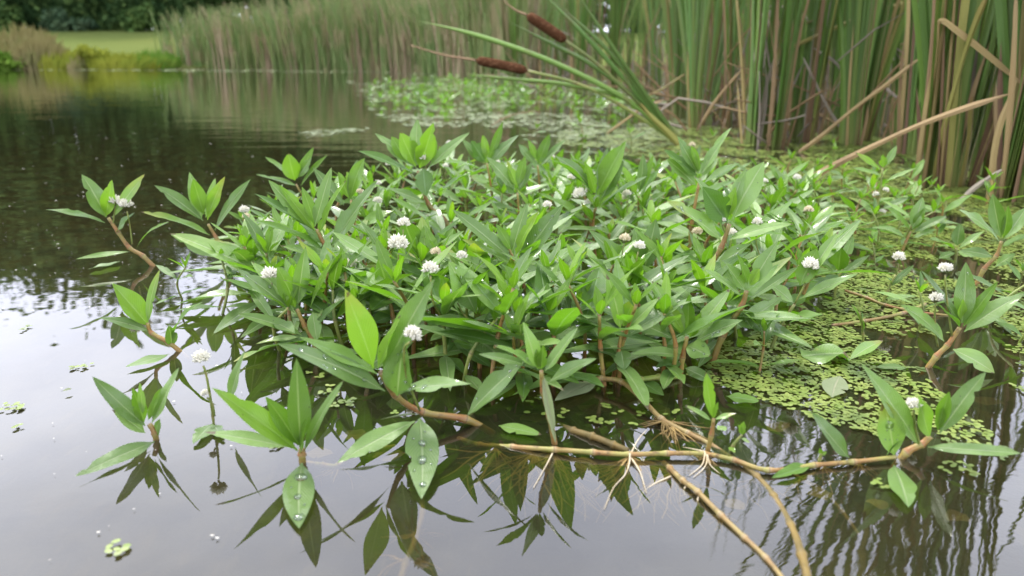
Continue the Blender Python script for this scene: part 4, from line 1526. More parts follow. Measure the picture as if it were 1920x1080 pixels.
# ------------------------------------------------------------------ floating leaves
def floating(name, label, tip, foot, w, kind, bend=0.02, fold=0.06, sharp=0.85, wave=0.02, z=0.004, rnd=.88):
    B, T = at_water(*foot, z), at_water(*tip, z)
    lf = Leaf(B, T, w * (B - CAMP).length / F, Vector((0, 0, 1)), bend, fold, wave, int(tip[0]), sharp)
    lf.rnd = rnd
    m1 = MB()
    lf.add(m1)
    loc = ((B + T) / 2)
    o = m1.build(name, M[kind], origin=tuple(loc))
    return tag(o, label, "leaf", "loose leaves floating on the water")


floating("floating_leaf", "small oval green leaf floating alone on dark water beside the duckweed", (1424, 752), (1362, 743), 40, 'u', sharp=1.0)
floating("floating_leaf", "large round dull green leaf lying in the duckweed at the right", (1586, 662), (1504, 668), 92, 'g', sharp=1.05, wave=.05, rnd=.5)
floating("floating_leaf", "yellow-green leaf decaying among the duckweed", (1575, 705), (1560, 745), 44, 'd')
floating("floating_leaf", "drowned yellow-brown leaf below the brown runner stem", (1040, 752), (1120, 712), 40, 'd', bend=.05)
floating("floating_leaf", "long green leaf floating in the shade of the front patch", (1015, 815), (935, 798), 34, 'u')
floating("floating_leaf", "pale leaf floating by the duckweed on the far right edge", (1700, 690), (1645, 688), 26, 'g')
floating("floating_leaf", "green leaf half sunk below the front patch", (1245, 742), (1180, 700), 40, 'u')
floating("floating_leaf", "thin leaf floating next to the seedling in dark water", (1362, 800), (1346, 806), 18, 'g')
floating("floating_leaf", "grey leaf floating under the leaning sprig on the open water side", (235, 688), (318, 664), 26, 'g')
floating("floating_leaf", "small broken leaf floating beside the spotted sprig", (165, 505), (225, 490), 22, 'g')
floating("floating_leaf", "curled brown leaf scrap drifting alone on open water", (118, 733), (134, 728), 8, 'd')

ri = random.Random(61)
for (px, py) in [(625, 850), (690, 815), (905, 872), (1005, 792), (1128, 775), (1255, 765), (1440, 808), (1640, 935), (1812, 965), (1395, 955), (1080, 880), (760, 850), (1850, 760), (1560, 925)]:
    a = ri.uniform(0, 6.28)
    q = (px + math.cos(a) * ri.uniform(40, 70), py + math.sin(a) * ri.uniform(14, 26))
    o = floating("sunken_leaf", "brown drowned leaf lying under the clear front water", q, (px, py), ri.uniform(34, 56), 'rot', bend=ri.uniform(-.02, .08), z=-ri.uniform(.006, .03))
    o["group"] = "brown leaves sunk under the front water"

# ------------------------------------------------------------------ duckweed
def ellipse_pts(n):
    return [(math.cos(2 * PI * k / n), math.sin(2 * PI * k / n)) for k in range(n)]


E7 = ellipse_pts(7)


def fronds(mb, x, y, size, rr, lobes=None):
    a0 = rr.uniform(0, 6.28)
    for k in range(lobes or rr.choice((1, 2, 2, 3))):
        a = a0 + k * 2.2 + rr.uniform(-.3, .3)
        r = size * rr.uniform(.42, .62)
        cx, cy_ = x + math.cos(a) * r * .85, y + math.sin(a) * r * .85
        ca, sa = math.cos(a), math.sin(a)
        tx, ty = rr.uniform(-.09, .09), rr.uniform(-.09, .09)
        z0 = 0.0012 + k * 0.0004 + rr.uniform(0, .0008)
        b = len(mb.v)
        for (ex, ey) in E7:
            lx, ly = ex * r, ey * r * .74
            mb.v.append((cx + lx * ca - ly * sa, cy_ + lx * sa + ly * ca, z0 + lx * tx + ly * ty + r * .08))
        mb.f.append(tuple(range(b, b + 7)))


DZ = [  # (photo polygon on the water, cover, frond size, noise threshold)
    (wpoly([(1500, 345), (1960, 372), (1990, 640), (1720, 640), (1560, 600), (1500, 500)]), 1.0, .0045, -.20),
    (wpoly([(1270, 590), (1560, 590), (1700, 690), (1740, 770), (1690, 830), (1560, 800), (1400, 740), (1270, 700)]), 1.0, .0044, -.16),
    (wpoly([(1700, 640), (1960, 600), (1990, 900), (1760, 850)]), .6, .0050, .06),
    (wpoly([(1050, 246), (1300, 236), (1720, 262), (1960, 330), (1960, 374), (1500, 345), (1300, 300), (1040, 285)]), 1.0, .010, -.34),
    (wpoly([(480, 620), (700, 670), (660, 780), (540, 720), (420, 690)]), .12, .0056, .12),
    (wpoly([(560, 760), (930, 720), (1270, 720), (1420, 760), (1200, 800), (900, 800)]), .10, .0055, .12),
]
rr = random.Random(77)
dm = MB()
for poly, cover, size, thr in DZ:
    xs, ys = [p[0] for p in poly], [p[1] for p in poly]
    x0, x1, y0, y1 = min(xs), max(xs), min(ys), max(ys)
    n = int((x1 - x0) * (y1 - y0) / (size * size) * 0.85 * cover)
    for _ in range(n):
        x, y = rr.uniform(x0, x1), rr.uniform(y0, y1)
        if not in_poly(x, y, poly):
            continue
        v = mnoise.noise(Vector((x * 9, y * 5, 0.3))) + 0.55 * mnoise.noise(Vector((x * 30, y * 17, 4.0)))
        if v < thr + rr.uniform(-.08, .08):
            continue
        fronds(dm, x, y, size, rr)
tag(dm.build("duckweed", M['duck'], smooth=False), "bright green duckweed fronds carpeting the water", "duckweed", kind="stuff")
print("duckweed faces", len(dm.f))

dm = MB()
for poly, thr, size, den in [(wpoly([(700, 214), (1010, 212), (1290, 225), (1270, 262), (1080, 262), (900, 250), (760, 238)]), -.05, .020, .8), (wpoly([(560, 246), (700, 240), (700, 262), (570, 262)]), .05, .018, .6),
                             (wpoly([(650, 152), (1160, 150), (1300, 214), (700, 214)]), .12, .03, .4), (wpoly([(-10, 128.5), (700, 129.5), (1000, 150), (700, 136), (-10, 131)]), .0, .06, .5)]:
    xs, ys = [p[0] for p in poly], [p[1] for p in poly]
    x0, x1, y0, y1 = min(xs), max(xs), min(ys), max(ys)
    for _ in range(int((x1 - x0) * (y1 - y0) / (size * size) * 0.7 * den)):
        x, y = rr.uniform(x0, x1), rr.uniform(y0, y1)
        if in_poly(x, y, poly) and mnoise.noise(Vector((x * 2.6, y * 2.4, 7))) + .4 * mnoise.noise(Vector((x * 9, y * 5, 2))) > thr:
            fronds(dm, x, y, size * rr.uniform(.5, 1.1), rr)
tag(dm.build("sky_pale_duckweed", M['duckpale'], smooth=False), "pale sheet of tiny floating weed behind the near patch", "duckweed", kind="stuff")

for i, (px, py, n, lab) in enumerate([(20, 768, 9, "duckweed cluster drifting alone on open water, the densest of the three small rafts"), (220, 1032, 5, "tiny duckweed cluster adrift in the empty front water"),
                                      (152, 688, 4, "thin string of duckweed on open water beyond the flat floating leaf"), (38, 802, 1, "single large duckweed frond by the dense drifting cluster"),
                                      (54, 617, 4, "flattened pale scum of duckweed far out on open water"), (515, 832, 6, "duckweed cluster caught against the front plant with the dew drops"),
                                      (1795, 880, 12, "loose duckweed raft under the long leaf at the runner end"), (1655, 908, 4, "small yellow duckweed pair touching the hanging leaf at the runner end")]):
    m1 = MB()
    c = at_water(px, py)
    ri = random.Random(i)
    for k in range(n):
        fronds(m1, ri.uniform(-1, 1) * .0034 * math.sqrt(n), ri.uniform(-1, 1) * .0030 * math.sqrt(n), .0050, ri)
    o = m1.build("duckweed_cluster", M['duck'], smooth=False)
    o.location = (c.x, c.y, 0)
    tag(o, lab, "duckweed", "duckweed clusters adrift")

# pale flecks on the open water
m1 = MB()
ri = random.Random(9)
for _ in range(420):
    px, py = ri.uniform(-20, 520), ri.choice((ri.uniform(430, 600), ri.uniform(240, 480), ri.uniform(560, 1060)))
    if ri.random() < (0.75 if py > 600 else .1):
        continue
    c = at_water(px, py)
    s = ri.choice((ri.uniform(.0003, .0006), ri.uniform(.0004, .0015))) * max(1, c.y * .95)
    b = len(m1.v)
    a = ri.uniform(0, 6)
    for (ex, ey) in E7:
        m1.v.append((c.x + ex * s * 1.3, c.y + ey * s * ri.uniform(.5, 1), .0016))
    m1.f.append(tuple(range(b, b + 7)))
tag(m1.build("floating_debris", simple("pale_fluff", (.62, .60, .52), (.45, .42, .34), 200.0, .7, 0), smooth=False), "pale seed fluff and specks scattered on the open water", "debris", kind="stuff")


# ------------------------------------------------------------------ cattails
def blade_width(w):
    return lambda t: w * (1.45 - .45 * min(1, t * 4)) * min(1.0, (1 - t) * 3.2 + 0.02)


def cattail(rr, h, nb, label, group, dead=2, spread=0.17):
    root = empty("cattail_plant", (0, 0, 0), label, "cattail", group)
    fan = rr.uniform(0, PI)
    fd = Vector((math.cos(fan), math.sin(fan), 0))
    fn = Vector((-math.sin(fan), math.cos(fan), 0))
    for k in range(nb):
        s = (k - (nb - 1) / 2) / max(1, (nb - 1) / 2)
        hh = h * rr.uniform(.78, 1.05) * (1 - .12 * abs(s))
        b = fd * s * 0.020 + fn * rr.uniform(-.008, .008)
        lean = fd * (s * spread * rr.uniform(.7, 1.3)) + fn * rr.uniform(-.05, .05)
        pts = [b + Vector((0, 0, -.05)), b + lean * .10 * hh + Vector((0, 0, hh * .22)), b + lean * .5 * hh + Vector((0, 0, hh * .62)), b + lean * 1.25 * hh + Vector((0, 0, hh))]
        m1 = MB()
        ribbon(m1, pts, blade_width(rr.uniform(.011, .0175)), fn * rr.choice((-1, 1)) + fd * rr.uniform(-.4, .4), .13, 7)
        m1.build("blade", smooth=False, parent=root, mats=M['blade2'] if rr.random() < .35 else (M['ochre'] if rr.random() < .10 else M['blade']))
    for k in range(dead):
        a = rr.uniform(0, 2 * PI)
        d = Vector((math.cos(a), math.sin(a), 0))
        b = d * .022
        hh = rr.choice((rr.uniform(.12, .4), rr.uniform(.2, .6), rr.uniform(.3, 1.0)))
        pts = [b + Vector((0, 0, -.05)), b + d * .02 + Vector((0, 0, hh * .5)), b + d * rr.uniform(.03, .22) * hh + Vector((0, 0, hh))]
        m1 = MB()
        ribbon(m1, pts, blade_width(rr.uniform(.007, .012)), Vector((-d.y, d.x, 0)) + d * .5, .10, 6)
        o = m1.build("dead_blade", M[rr.choice(('dead', 'dead', 'brown', 'brown', 'grey'))], root, smooth=False)
    return root


rc = random.Random(12)
CT = [cattail(rc, rc.uniform(1.5, 2.0), rc.choice((9, 10, 11)), "x", None, dead=rc.choice((4, 5, 6))) for _ in range(7)]


def put_ct(x, y, label, group, smin=.9, smax=1.1, ws=1.0):
    p = rc.choice(CT)
    o = p if p.name not in used else copy_tree(p)
    used.add(p.name)
    o.location = (x, y, 0)
    o.rotation_euler = (rc.gauss(0, .05), rc.gauss(0, .06), rc.uniform(0, 2 * PI))
    s = rc.uniform(smin, smax)
    o.scale = (s * ws, s * ws, s)
    o["label"], o["group"] = label, group


near_ct = [(1738, 348), (1765, 350), (1800, 348), (1828, 340), (1750, 335), (1785, 332), (1850, 325)]
near_ct2 = [(1885, 374), (1908, 378), (1930, 380), (1900, 362), (1945, 365)]
for (px, py) in near_ct:
    b = at_water(px, py)
    put_ct(b.x, b.y, "cattail shoot in the thick near clump standing where the long tan leaf crosses", "cattails of the near clump")
for (px, py) in near_ct2:
    b = at_water(px, py)
    put_ct(b.x, b.y, "cattail shoot at the outermost corner of the bed, closest to the viewer", "cattails at the closest corner of the bed")
mid_ct = [(1300, 240), (1322, 232), (1407, 270), (1420, 262), (1443, 262), (1455, 275), (1497, 262), (1520, 268), (1593, 272), (1613, 264), (1640, 250), (1680, 258), (1370, 240), (1560, 245), (1345, 228), (1480, 240), (1700, 290), (1270, 222)]
for (px, py) in mid_ct:
    b = at_water(px, py)
    put_ct(b.x, b.y, "cattail shoot at the water's edge behind the near patch of waterweed", "cattails along the edge behind the patch")
BED = wpoly([(1960, 320), (1700, 250), (1560, 236), (1450, 236), (1280, 215), (1180, 196), (1080, 180), (1000, 170), (950, 160)])
e0 = BED[-1]
BED = BED + [(e0[0] + 2.6, e0[1] + 2.0), (6.5, 6.0), (3.4, 2.2)]
ri = random.Random(3)
bed_pts = scatter(BED, 0.19, ri, 9000, 165)
print("cattails", len(bed_pts))
for (x, y) in bed_pts:
    put_ct(x, y, "cattail shoot deep in the reed bed behind the front row", "cattails inside the reed bed", .9, 1.15)

# dead stems and litter at the foot of the bed
foot_pts = bed_pts + [tuple(at_water(*q)[:2]) for q in mid_ct]
lit = MB()
lg = MB()
ri = random.Random(8)
for i in range(1100):
    x, y = ri.choice(foot_pts)
    x += ri.uniform(-.2, .2)
    y += ri.uniform(-.2, .2)
    a = ri.uniform(0, 2 * PI)
    d = Vector((math.cos(a), math.sin(a), 0))
    el = R(ri.choice((ri.uniform(3, 45), ri.uniform(60, 88), ri.uniform(70, 89))))
    ln = ri.uniform(.15, .55)
    p0 = Vector((x, y, ri.uniform(-.02, .12) if el < .7 else -.03))
    p1 = p0 + (d * math.cos(el) + Vector((0, 0, math.sin(el)))) * ln
    pts = [p0, p0.lerp(p1, .5) + Vector((ri.uniform(-.03, .03), ri.uniform(-.03, .03), 0)), p1]
    if ri.random() < .12:
        pts.append(p1 + Vector((ri.uniform(-.2, .2), ri.uniform(-.2, .2), ri.uniform(-.25, .05))))
    w = ri.uniform(.006, .013)
    ribbon(lit if ri.random() < .6 else lg, pts, lambda t: w * (1 - .4 * t), Vector((-d.y, d.x, .3)), .15, 2)
tag(lit.build("dead_reed_litter", M['dead']), "tan dead reed stems tangled at the foot of the bed", "dead reeds", kind="stuff")
tag(lg.build("weathered_reed_litter", M['grey']), "grey broken reed stems tangled at the foot of the bed", "dead reeds", kind="stuff")


def strap(label, base, path, w, mat, name="dead_reed_leaf", cat="dead leaf", dy=0.0, N=(0, -1, .5), group="dead cattail leaves leaning over the water", grow=1.0):
    """one leaning or fallen strap leaf; base: photo pixel on the water (sets its distance), path: photo pixels with optional extra distance"""
    b = at_water(*base)
    Y = b.y
    P = []
    n = len(path)
    for i, q in enumerate(path):
        p = at_y(q[0], q[1], Y + dy * i / (n - 1) + (q[2] if len(q) > 2 else 0))
        P.append(p)
    wm = .56 * w * Y / F
    m1 = MB()
    ribbon(m1, P, lambda t: wm * (1 - .15 * t) * min(1, (1 - t) * 6 + .3) * min(1, t * 8 + .45) * (1 + .16 * math.sin(t * 9 + w)), Vector(N), .24, 8)
    loc = P[0]
    o = m1.build(name, M[mat], origin=tuple(loc), smooth=False)
    return tag(o, label, cat, group)


strap("longest tan dead leaf slanting from the patch up across the near cattail clump", (1492, 362), [(1482, 357), (1560, 312), (1650, 268), (1720, 236), (1800, 206), (1890, 177)], 19, 'dead', dy=-.10)
strap("brown dead stem slanting out of the duckweed towards the near cattail clump", (1500, 284), [(1492, 290), (1540, 255), (1600, 205), (1660, 160), (1728, 106)], 13, 'dead', dy=-.1)
strap("ochre dead leaf lying high across the cattail stems behind", (1480, 262), [(1474, 93), (1560, 55), (1640, 22), (1730, -2)], 15, 'ochre', dy=-.1)
strap("tan dead leaf snapped over at its top in the near cattail clump", (1722, 350), [(1716, 352), (1738, 200), (1758, 95), (1762, 40), (1800, 62), (1860, 110), (1925, 165)], 20, 'dead', dy=-.08, N=(0, -1, .2))
strap("grey dead stem poking out of the duckweed at the closest corner", (1800, 378), [(1796, 380), (1830, 350), (1878, 318)], 16, 'grey')
strap("pale grey broken reed with a sharp kink above the dark water", (1612, 266), [(1585, 266), (1580, 200), (1576, 130), (1526, 90)], 12, 'grey')
strap("straight grey broken reed leaning against the cattail stems", (1612, 270), [(1610, 272), (1560, 215), (1506, 108)], 11, 'grey')
strap("tan broken reed propped at the foot of the pale green shoot", (1310, 250), [(1306, 246), (1345, 185), (1388, 134)], 11, 'dead')
strap("pale upright dead blade among the cattails behind", (1440, 255), [(1442, 250), (1436, 180), (1422, 108)], 12, 'grey')
strap("straight upright brown dead stalk beside the bright green shoot", (1398, 262), [(1397, 262), (1394, 170), (1388, 80), (1380, -20)], 11, 'dead')
strap("yellowing upright blade standing in the near cattail clump", (1752, 350), [(1750, 352), (1768, 250), (1800, 130), (1826, 50), (1856, -20)], 19, 'ochre', dy=-.1)
strap("rusty brown upright blade at the foot of the near cattail clump", (1800, 352), [(1800, 356), (1816, 270), (1822, 180)], 20, 'ochre', dy=-.05)
strap("tan upright dead blade framing the closest corner of the bed", (1878, 376), [(1876, 380), (1890, 250), (1900, 120), (1906, -30)], 22, 'dead', dy=-.04)
strap("short dead twig arching over the pale weed behind the patch", (900, 240), [(918, 238), (945, 222), (975, 212), (1010, 208)], 4, 'dead')
strap("tan dead leaf lying on the pale weed below the leaning cattail", (1140, 250), [(1136, 252), (1180, 220), (1210, 200), (1245, 188)], 9, 'dead')
strap("dead stem half upright near the foot of the leaning cattail", (1290, 246), [(1292, 250), (1262, 215), (1225, 200)], 8, 'dead')
strap("dead reed leaning low left of the leaning cattail's foot", (1300, 235), [(1205, 185), (1245, 165), (1290, 135)], 8, 'ochre')
strap("slim grey reed lying crossways among the cattail stems", (1660, 265), [(1690, 190), (1640, 150), (1618, 145)], 11, 'grey')
strap("thin grey broken reed hanging high among the cattail stems", (1660, 258), [(1700, 130), (1670, 105), (1640, 84)], 10, 'grey')
strap("dark rotten stem standing in the near cattail clump", (1752, 350), [(1752, 354), (1765, 320), (1778, 285)], 14, 'grey', dy=.0)


# the cattail that leans out over the pond, with its two brown seed heads
def leaning_cattail():
    b = at_water(1272, 272)
    Y = b.y
    root = empty("leaning_cattail", b, "cattail leaning far out over the pond with two brown seed heads", "cattail")

    def P(q):
        return at_y(q[0], q[1], Y + (q[2] if len(q) > 2 else 0)) - b
    px = Y / F
    for path, w, m_ in [([(1262, 262), (1180, 190), (1040, 118), (900, 68), (785, 39)], 14, 'blade2'), ([(1264, 262), (1190, 182), (1110, 122), (1040, 85), (955, 41)], 12, 'blade'),
                        ([(1266, 260), (1190, 170), (1100, 70), (1010, -20)], 13, 'blade'), ([(1268, 258), (1210, 185), (1140, 95), (1040, 2)], 12, 'blade'),
                        ([(1240, 245), (1170, 185), (1060, 158), (960, 148), (868, 138)], 10, 'blade2'), ([(1268, 256), (1220, 190), (1150, 90), (1070, -30)], 12, 'blade')]:
        m1 = MB()
        wm = w * px
        ribbon(m1, [P(q) for q in path], lambda t: wm * (1 - .2 * t) * min(1, (1 - t) * 4 + .03), Vector((.3, -.75, .6)), .2, 6)
        m1.build("blade", M[m_], root)
    m1 = MB()
    ribbon(m1, [P((1278, 276)), P((1255, 250)), P((1225, 222)), P((1200, 195))], lambda t: 20 * px * (1 - .55 * t), Vector((.3, -.75, .6)), .45, 5)
    m1.build("sheath", M['ochre'], root)
    for path, h0, h1, rad, tip in [([(1265, 264), (1160, 195), (1080, 156), (989, 133)], (989, 133), (892, 113), 8.6, (770, 85)), ([(1268, 262), (1190, 186), (1120, 120), (1060, 76)], (1061, 77), (988, 28), 9.5, (945, 2))]:
        m1 = MB()
        tube(m1, [P(q) for q in path], (3.6 * px, 2.6 * px), 7)
        st = m1.build("flower_stalk", M['green_stem'], root)
        m1 = MB()
        r0 = rad * px
        tube(m1, [P(h0), P((h0[0] * .5 + h1[0] * .5, h0[1] * .5 + h1[1] * .5 - 1)), P(h1)], lambda t: r0 * max(.12, min(1, math.sqrt(max(0, 1 - (2 * t - 1) ** 8)))), 14, nseg=9)
        m1.build("seed_head", M['seed'], st)
        m1 = MB()
        tube(m1, [P(h1), P(((h1[0] + tip[0]) / 2, (h1[1] + tip[1]) / 2 + 4)), P(tip)], (2.2 * px, 1.0 * px), 6)
        m1.build("seed_spike", M['spike'], st)


leaning_cattail()

# far reeds along the shore: far too many to count
FB = wpoly([(950, 160), (1000, 172), (1080, 176)])
edge = [at_water(300, 128.2), at_water(420, 130.5), at_water(560, 132), at_water(700, 134), at_water(800, 138), at_water(900, 148), at_water(980, 160)]
far_g, far_b = MB(), MB()
ri = random.Random(44)
cum = [0.0]
for a, b in zip(edge, edge[1:]):
    cum.append(cum[-1] + (b - a).length)
# spread evenly along the edge in the picture, so that the near end is not starved
for i in range(8000):
    u = ri.random() * (len(edge) - 1)
    k = int(u)
    p = edge[k].lerp(edge[k + 1], u - k)
    back = ri.random() ** 1.3 * (1.2 + p.y * .14)
    x, y = p.x + back * .45 + ri.uniform(-.1, .1), p.y + back
    clump = mnoise.noise(Vector((x * 1.7, 3.0, 0)))
    hmax = 1.25 + .55 * smooth(0, 3, u) + .3 * mnoise.noise(Vector((x * .9, 1.0, 0)))
    z0 = max(-.05, ground_z(x, y))
    brown = clump > .12 and ri.random() < .55
    if brown:
        h = hmax * ri.uniform(.22, .62)
    else:
        h = hmax * ri.uniform(.7, 1.08)
    w = ri.uniform(.012, .024) * (1 + p.y * .045)
    a = ri.uniform(0, 2 * PI)
    ln = h * ri.choice((ri.uniform(.02, .16), ri.uniform(.1, .38)))
    d = Vector((math.cos(a), math.sin(a), 0))
    b0 = Vector((x, y, z0))
    tgt = far_b if brown or ri.random() < .10 else far_g
    ribbon(tgt, [b0, b0 + d * ln * .3 + Vector((0, 0, h * .55)), b0 + d * ln + Vector((0, 0, h))], lambda t: w * (1 - .75 * t), Vector((-d.y, d.x, 0)) + Vector((0, -1, 0)), .15, 2)
tag(far_g.build("far_reeds", M['reedfar']), "tall green reeds massed along the far edge of the pond", "reeds", kind="stuff")
tag(far_b.build("far_dead_reeds", M['reedbrown']), "brown dead reeds standing in the far reed bed", "reeds", kind="stuff")


# ------------------------------------------------------------------ far bank plants, bushes, trees
def leafy(mb, c, rad, n, size, rr, flat=1.0, clumps=14, up=False):
    cs = []
    for _ in range(clumps):
        v = Vector((rr.gauss(0, 1), rr.gauss(0, 1), rr.gauss(0, 1))).normalized() * rr.uniform(.35, .95)
        cs.append((Vector((v.x * rad[0], v.y * rad[1], v.z * rad[2])), rr.uniform(.28, .5)))
    for _ in range(n):
        q, s = rr.choice(cs)
        o = Vector((rr.gauss(0, .5), rr.gauss(0, .5), rr.gauss(0, .5)))
        p = c + q + Vector((o.x * rad[0] * s, o.y * rad[1] * s, o.z * rad[2] * s))
        a = Vector((rr.gauss(0, 1), rr.gauss(0, 1), rr.gauss(0, .6) + (1.2 if up else 0))).normalized()
        b = a.orthogonal().normalized()
        b = Quaternion(a, rr.uniform(0, 6.28)) @ b
        l = size * rr.uniform(.6, 1.3)
        w = l * (.14 if up else .42)
        k = len(mb.v)
        mb.v += [p - a * l * .5, p + b * w, p + a * l * .5, p - b * w]
        mb.f.append((k, k + 1, k + 2, k + 3))


def tuft(mb, rx, ry, h, n, w, rr):
    """a stand of thin grass blades rising from the ground and nodding outwards"""
    for _ in range(n):
        a, q = rr.uniform(0, 2 * PI), math.sqrt(rr.random())
        x, y = math.cos(a) * q * rx, math.sin(a) * q * ry
        hh = h * rr.uniform(.45, 1.05) * (1 - .45 * q * q)
        dx, dy = x * rr.uniform(.0, .35) + rr.uniform(-.12, .12) * h, rr.uniform(-.15, .15) * h
        k = len(mb.v)
        ww = w * rr.uniform(.6, 1.3)
        mb.v += [Vector((x - ww, y, -.04)), Vector((x + ww, y, -.04)), Vector((x + dx * .35 + ww * .8, y + dy * .3, hh * .6)), Vector((x + dx * .35 - ww * .8, y + dy * .3, hh * .6)), Vector((x + dx, y + dy, hh))]
        mb.f += [(k, k + 1, k + 2, k + 3), (k + 3, k + 2, k + 4)]


def bank_plant(name, label, px, Y, wpx, hpx, mat, n, up, cat, group, size=.10):
    z = ground_z((px - 960) / F * Y, Y)
    base = Vector(((px - 960) / F * (Y * math.cos(PITCH)), Y, 0))
    base.z = ground_z(base.x, base.y)
    m1 = MB()
    rr_ = random.Random(int(px * 7 + Y))
    if up:
        tuft(m1, wpx * Y / F * .5, .55, hpx * Y / F, n // 2, size * .16, rr_)
    else:
        leafy(m1, Vector((0, 0, hpx * Y / F * .33)), (wpx * Y / F * .42, .6, hpx * Y / F * .46), n, size, rr_)
    for i in range(0 if up else 7):
        a = rr_.uniform(0, 6.28)
        tube(m1, [Vector((0, 0, -.05)), Vector((math.cos(a) * .1, math.sin(a) * .1, hpx * Y / F * .6))], (.012, .006), 4, False, nseg=2)
    o = m1.build(name, M[mat], smooth=False)
    o.location = base
    m1.uv = []
    return tag(o, label, cat, group)


GB = "bank plants along the far shore"
bank_plant("bank_weed", "vivid green leafy weed at the water's edge on the far bank", 20, 18.0, 110, 42, 'bankgreen', 1800, False, "weed", GB)
bank_plant("bank_weed", "dull olive-brown weed clump on the far bank behind the vivid green weed", 72, 18.2, 100, 62, 'bankbrown', 1900, True, "weed", GB, .18)
bank_plant("bank_weed", "bright yellow-green weed clump in the middle of the far bank", 168, 18.3, 84, 44, 'bankyellow', 1700, False, "weed", GB)
bank_plant("bank_weed", "low yellow weed strip between the bright clump and the first reeds", 235, 18.2, 130, 34, 'bankyellow', 2200, True, "weed", GB, .14)
bank_plant("bank_weed", "low yellow-green weed between the olive-brown and the bright yellow clump", 118, 18.15, 90, 38, 'bankyellow', 1500, True, "weed", GB, .14)
bank_plant("bank_weed", "small green weed at the foot of the first reeds", 290, 18.5, 80, 36, 'bankgreen', 900, True, "weed", GB, .14)
bank_plant("bank_weed", "dry orange weed stalks beside the bright yellow-green clump", 152, 18.1, 30, 32, 'bankbrown', 420, True, "weed", GB, .14)
bank_plant("tall_grass", "tall tan grass tuft standing on the far bank in front of the trees", 50, 24.0, 110, 56, 'bankbrown', 700, True, "grass tuft", GB, .30)
bank_plant("tall_grass", "thin tan grass tuft at the very edge of the far bank", -40, 22.0, 90, 50, 'bankbrown', 600, True, "grass tuft", GB, .28)
bank_plant("shrub", "blue-green shrub at the foot of the dark trees", 120, 37.0, 60, 44, 'bush', 1600, False, "shrub", "shrubs below the trees", .22)
bank_plant("shrub", "low grey-green shrub between the blue-green shrub and the pale trunk", 165, 37.5, 44, 26, 'bush', 800, False, "shrub", "shrubs below the trees", .20)
bank_plant("shrub", "rounded mid-green shrub partly hidden behind the first far reeds", 268, 37.0, 70, 56, 'crown_mid', 1600, False, "shrub", "shrubs below the trees", .24)
bank_plant("shrub", "green shrub at the far end of the wood's foot behind the tan grass", 20, 37.5, 80, 50, 'crown_mid', 1500, False, "shrub", "shrubs below the trees", .24)


def tree_proto(seed, h, rad, mat, n):
    rr_ = random.Random(seed)
    root = empty("tree", (0, 0, 0), "x", "tree", "trees beyond the field")
    m1 = MB()
    top = Vector((rr_.uniform(-.4, .4), rr_.uniform(-.4, .4), h * .75))
    tube(m1, [Vector((0, 0, -.3)), Vector((.05, 0, h * .2)), top * .55, top], (h * .022, h * .004), 8)
    for i in range(9):
        z = h * rr_.uniform(.16, .6)
        a = rr_.uniform(0, 2 * PI)
        st = Vector((0, 0, z))
        en = st + Vector((math.cos(a) * rad * .75, math.sin(a) * rad * .75, h * rr_.uniform(.08, .22)))
        tube(m1, [st, st.lerp(en, .5) + Vector((0, 0, -.15)), en], (h * .009, h * .002), 5)
    m1.build("trunk", M['bark'], root)
    m1 = MB()
    leafy(m1, Vector((0, 0, h * .56)), (rad, rad, h * .50), n, .42, rr_, clumps=52)
    m1.build("crown", M[mat], root, smooth=False)
    return root


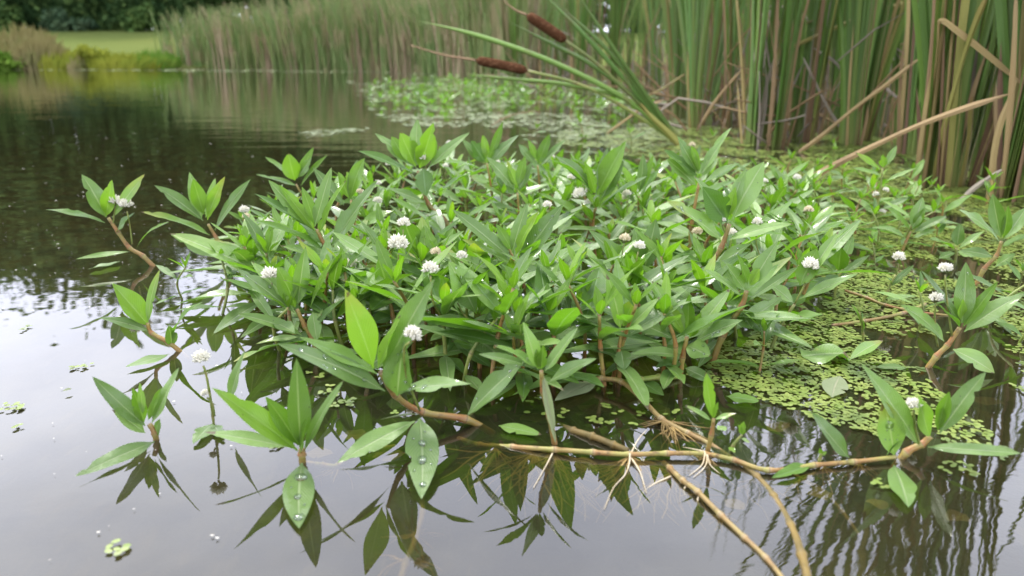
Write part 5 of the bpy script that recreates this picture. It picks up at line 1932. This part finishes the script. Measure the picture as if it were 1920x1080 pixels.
TP = [tree_proto(1, 11.0, 3.4, 'crown_dark', 9000), tree_proto(2, 10.0, 3.0, 'crown_mid', 8000), tree_proto(3, 12.0, 3.8, 'crown_dark', 9500)]
tused = set()
ri = random.Random(15)
for k_, (px_, Y_, w_, h_, mt_) in enumerate([(-160, 38.5, 150, 95, 'crown_dark'), (-60, 38, 120, 85, 'crown_mid'), (15, 39, 120, 100, 'crown_dark'), (70, 39.5, 110, 110, 'crown_dark'), (125, 39, 110, 95, 'crown_dark'), (175, 39.5, 100, 110, 'crown_dark'), (222, 39, 100, 90, 'crown_dark'), (270, 39.5, 100, 110, 'crown_mid'), (320, 39, 110, 100, 'crown_dark'), (385, 39.5, 120, 110, 'crown_dark'), (460, 39.5, 130, 110, 'crown_mid'), (540, 40, 140, 115, 'crown_dark'), (630, 40, 150, 115, 'crown_dark'), (730, 40, 150, 115, 'crown_mid'), (830, 40, 160, 115, 'crown_dark'), (940, 40, 170, 115, 'crown_dark')] + [(1060 + 130 * q, 40, 180, 125, 'crown_dark') for q in range(8)]):
    bank_plant('understory_bush', 'dense dark bush filling the gap between the trunks of the wood' if mt_ == 'crown_dark' else 'dense lighter green bush filling the gap between the trunks of the wood', px_, Y_, w_ * 1.25, h_, mt_, 3200, False, 'bush', 'bushes between the trunks', .26)
trees = [(-40, 44, 0), (-34, 41, 2), (-29.5, 39.5, 1), (-25.5, 40.5, 0), (-21.5, 39.5, 2), (-18, 41, 0), (-14.5, 40, 1), (-11, 42, 0), (-7, 41, 2), (-2.5, 42, 0), (2, 43, 1), (7, 42, 0), (12, 43, 2), (17, 44, 1), (23, 43, 0), (29, 44, 2), (36, 45, 0),
         (-32, 46, 0), (-23, 46, 2), (-14, 47, 0), (-5, 48, 2)]
for i, (x, y, k) in enumerate(trees):
    p = TP[k]
    o = p if k not in tused else copy_tree(p)
    tused.add(k)
    o.location = (x, y, ground_z(x, y))
    s = ri.uniform(.78, .95)
    o.scale = (s * 1.15, s * 1.15, s)
    o.rotation_euler = (0, 0, ri.uniform(0, 6.28))
    if y > 45.5:
        o["label"], o["group"] = "dark tree standing in the second row of the wood beyond the field", "second row of the wood"
    elif x > -8:
        o["label"], o["group"] = "tree of the wood beyond the field, screened by the tall far reeds", "trees screened by the reeds"
    elif k == 1:
        o["label"], o["group"] = "lighter green tree at the front of the wood beyond the field", "lighter trees of the wood"
    else:
        o["label"], o["group"] = "dark green tree at the front of the wood beyond the field", "dark trees of the wood"
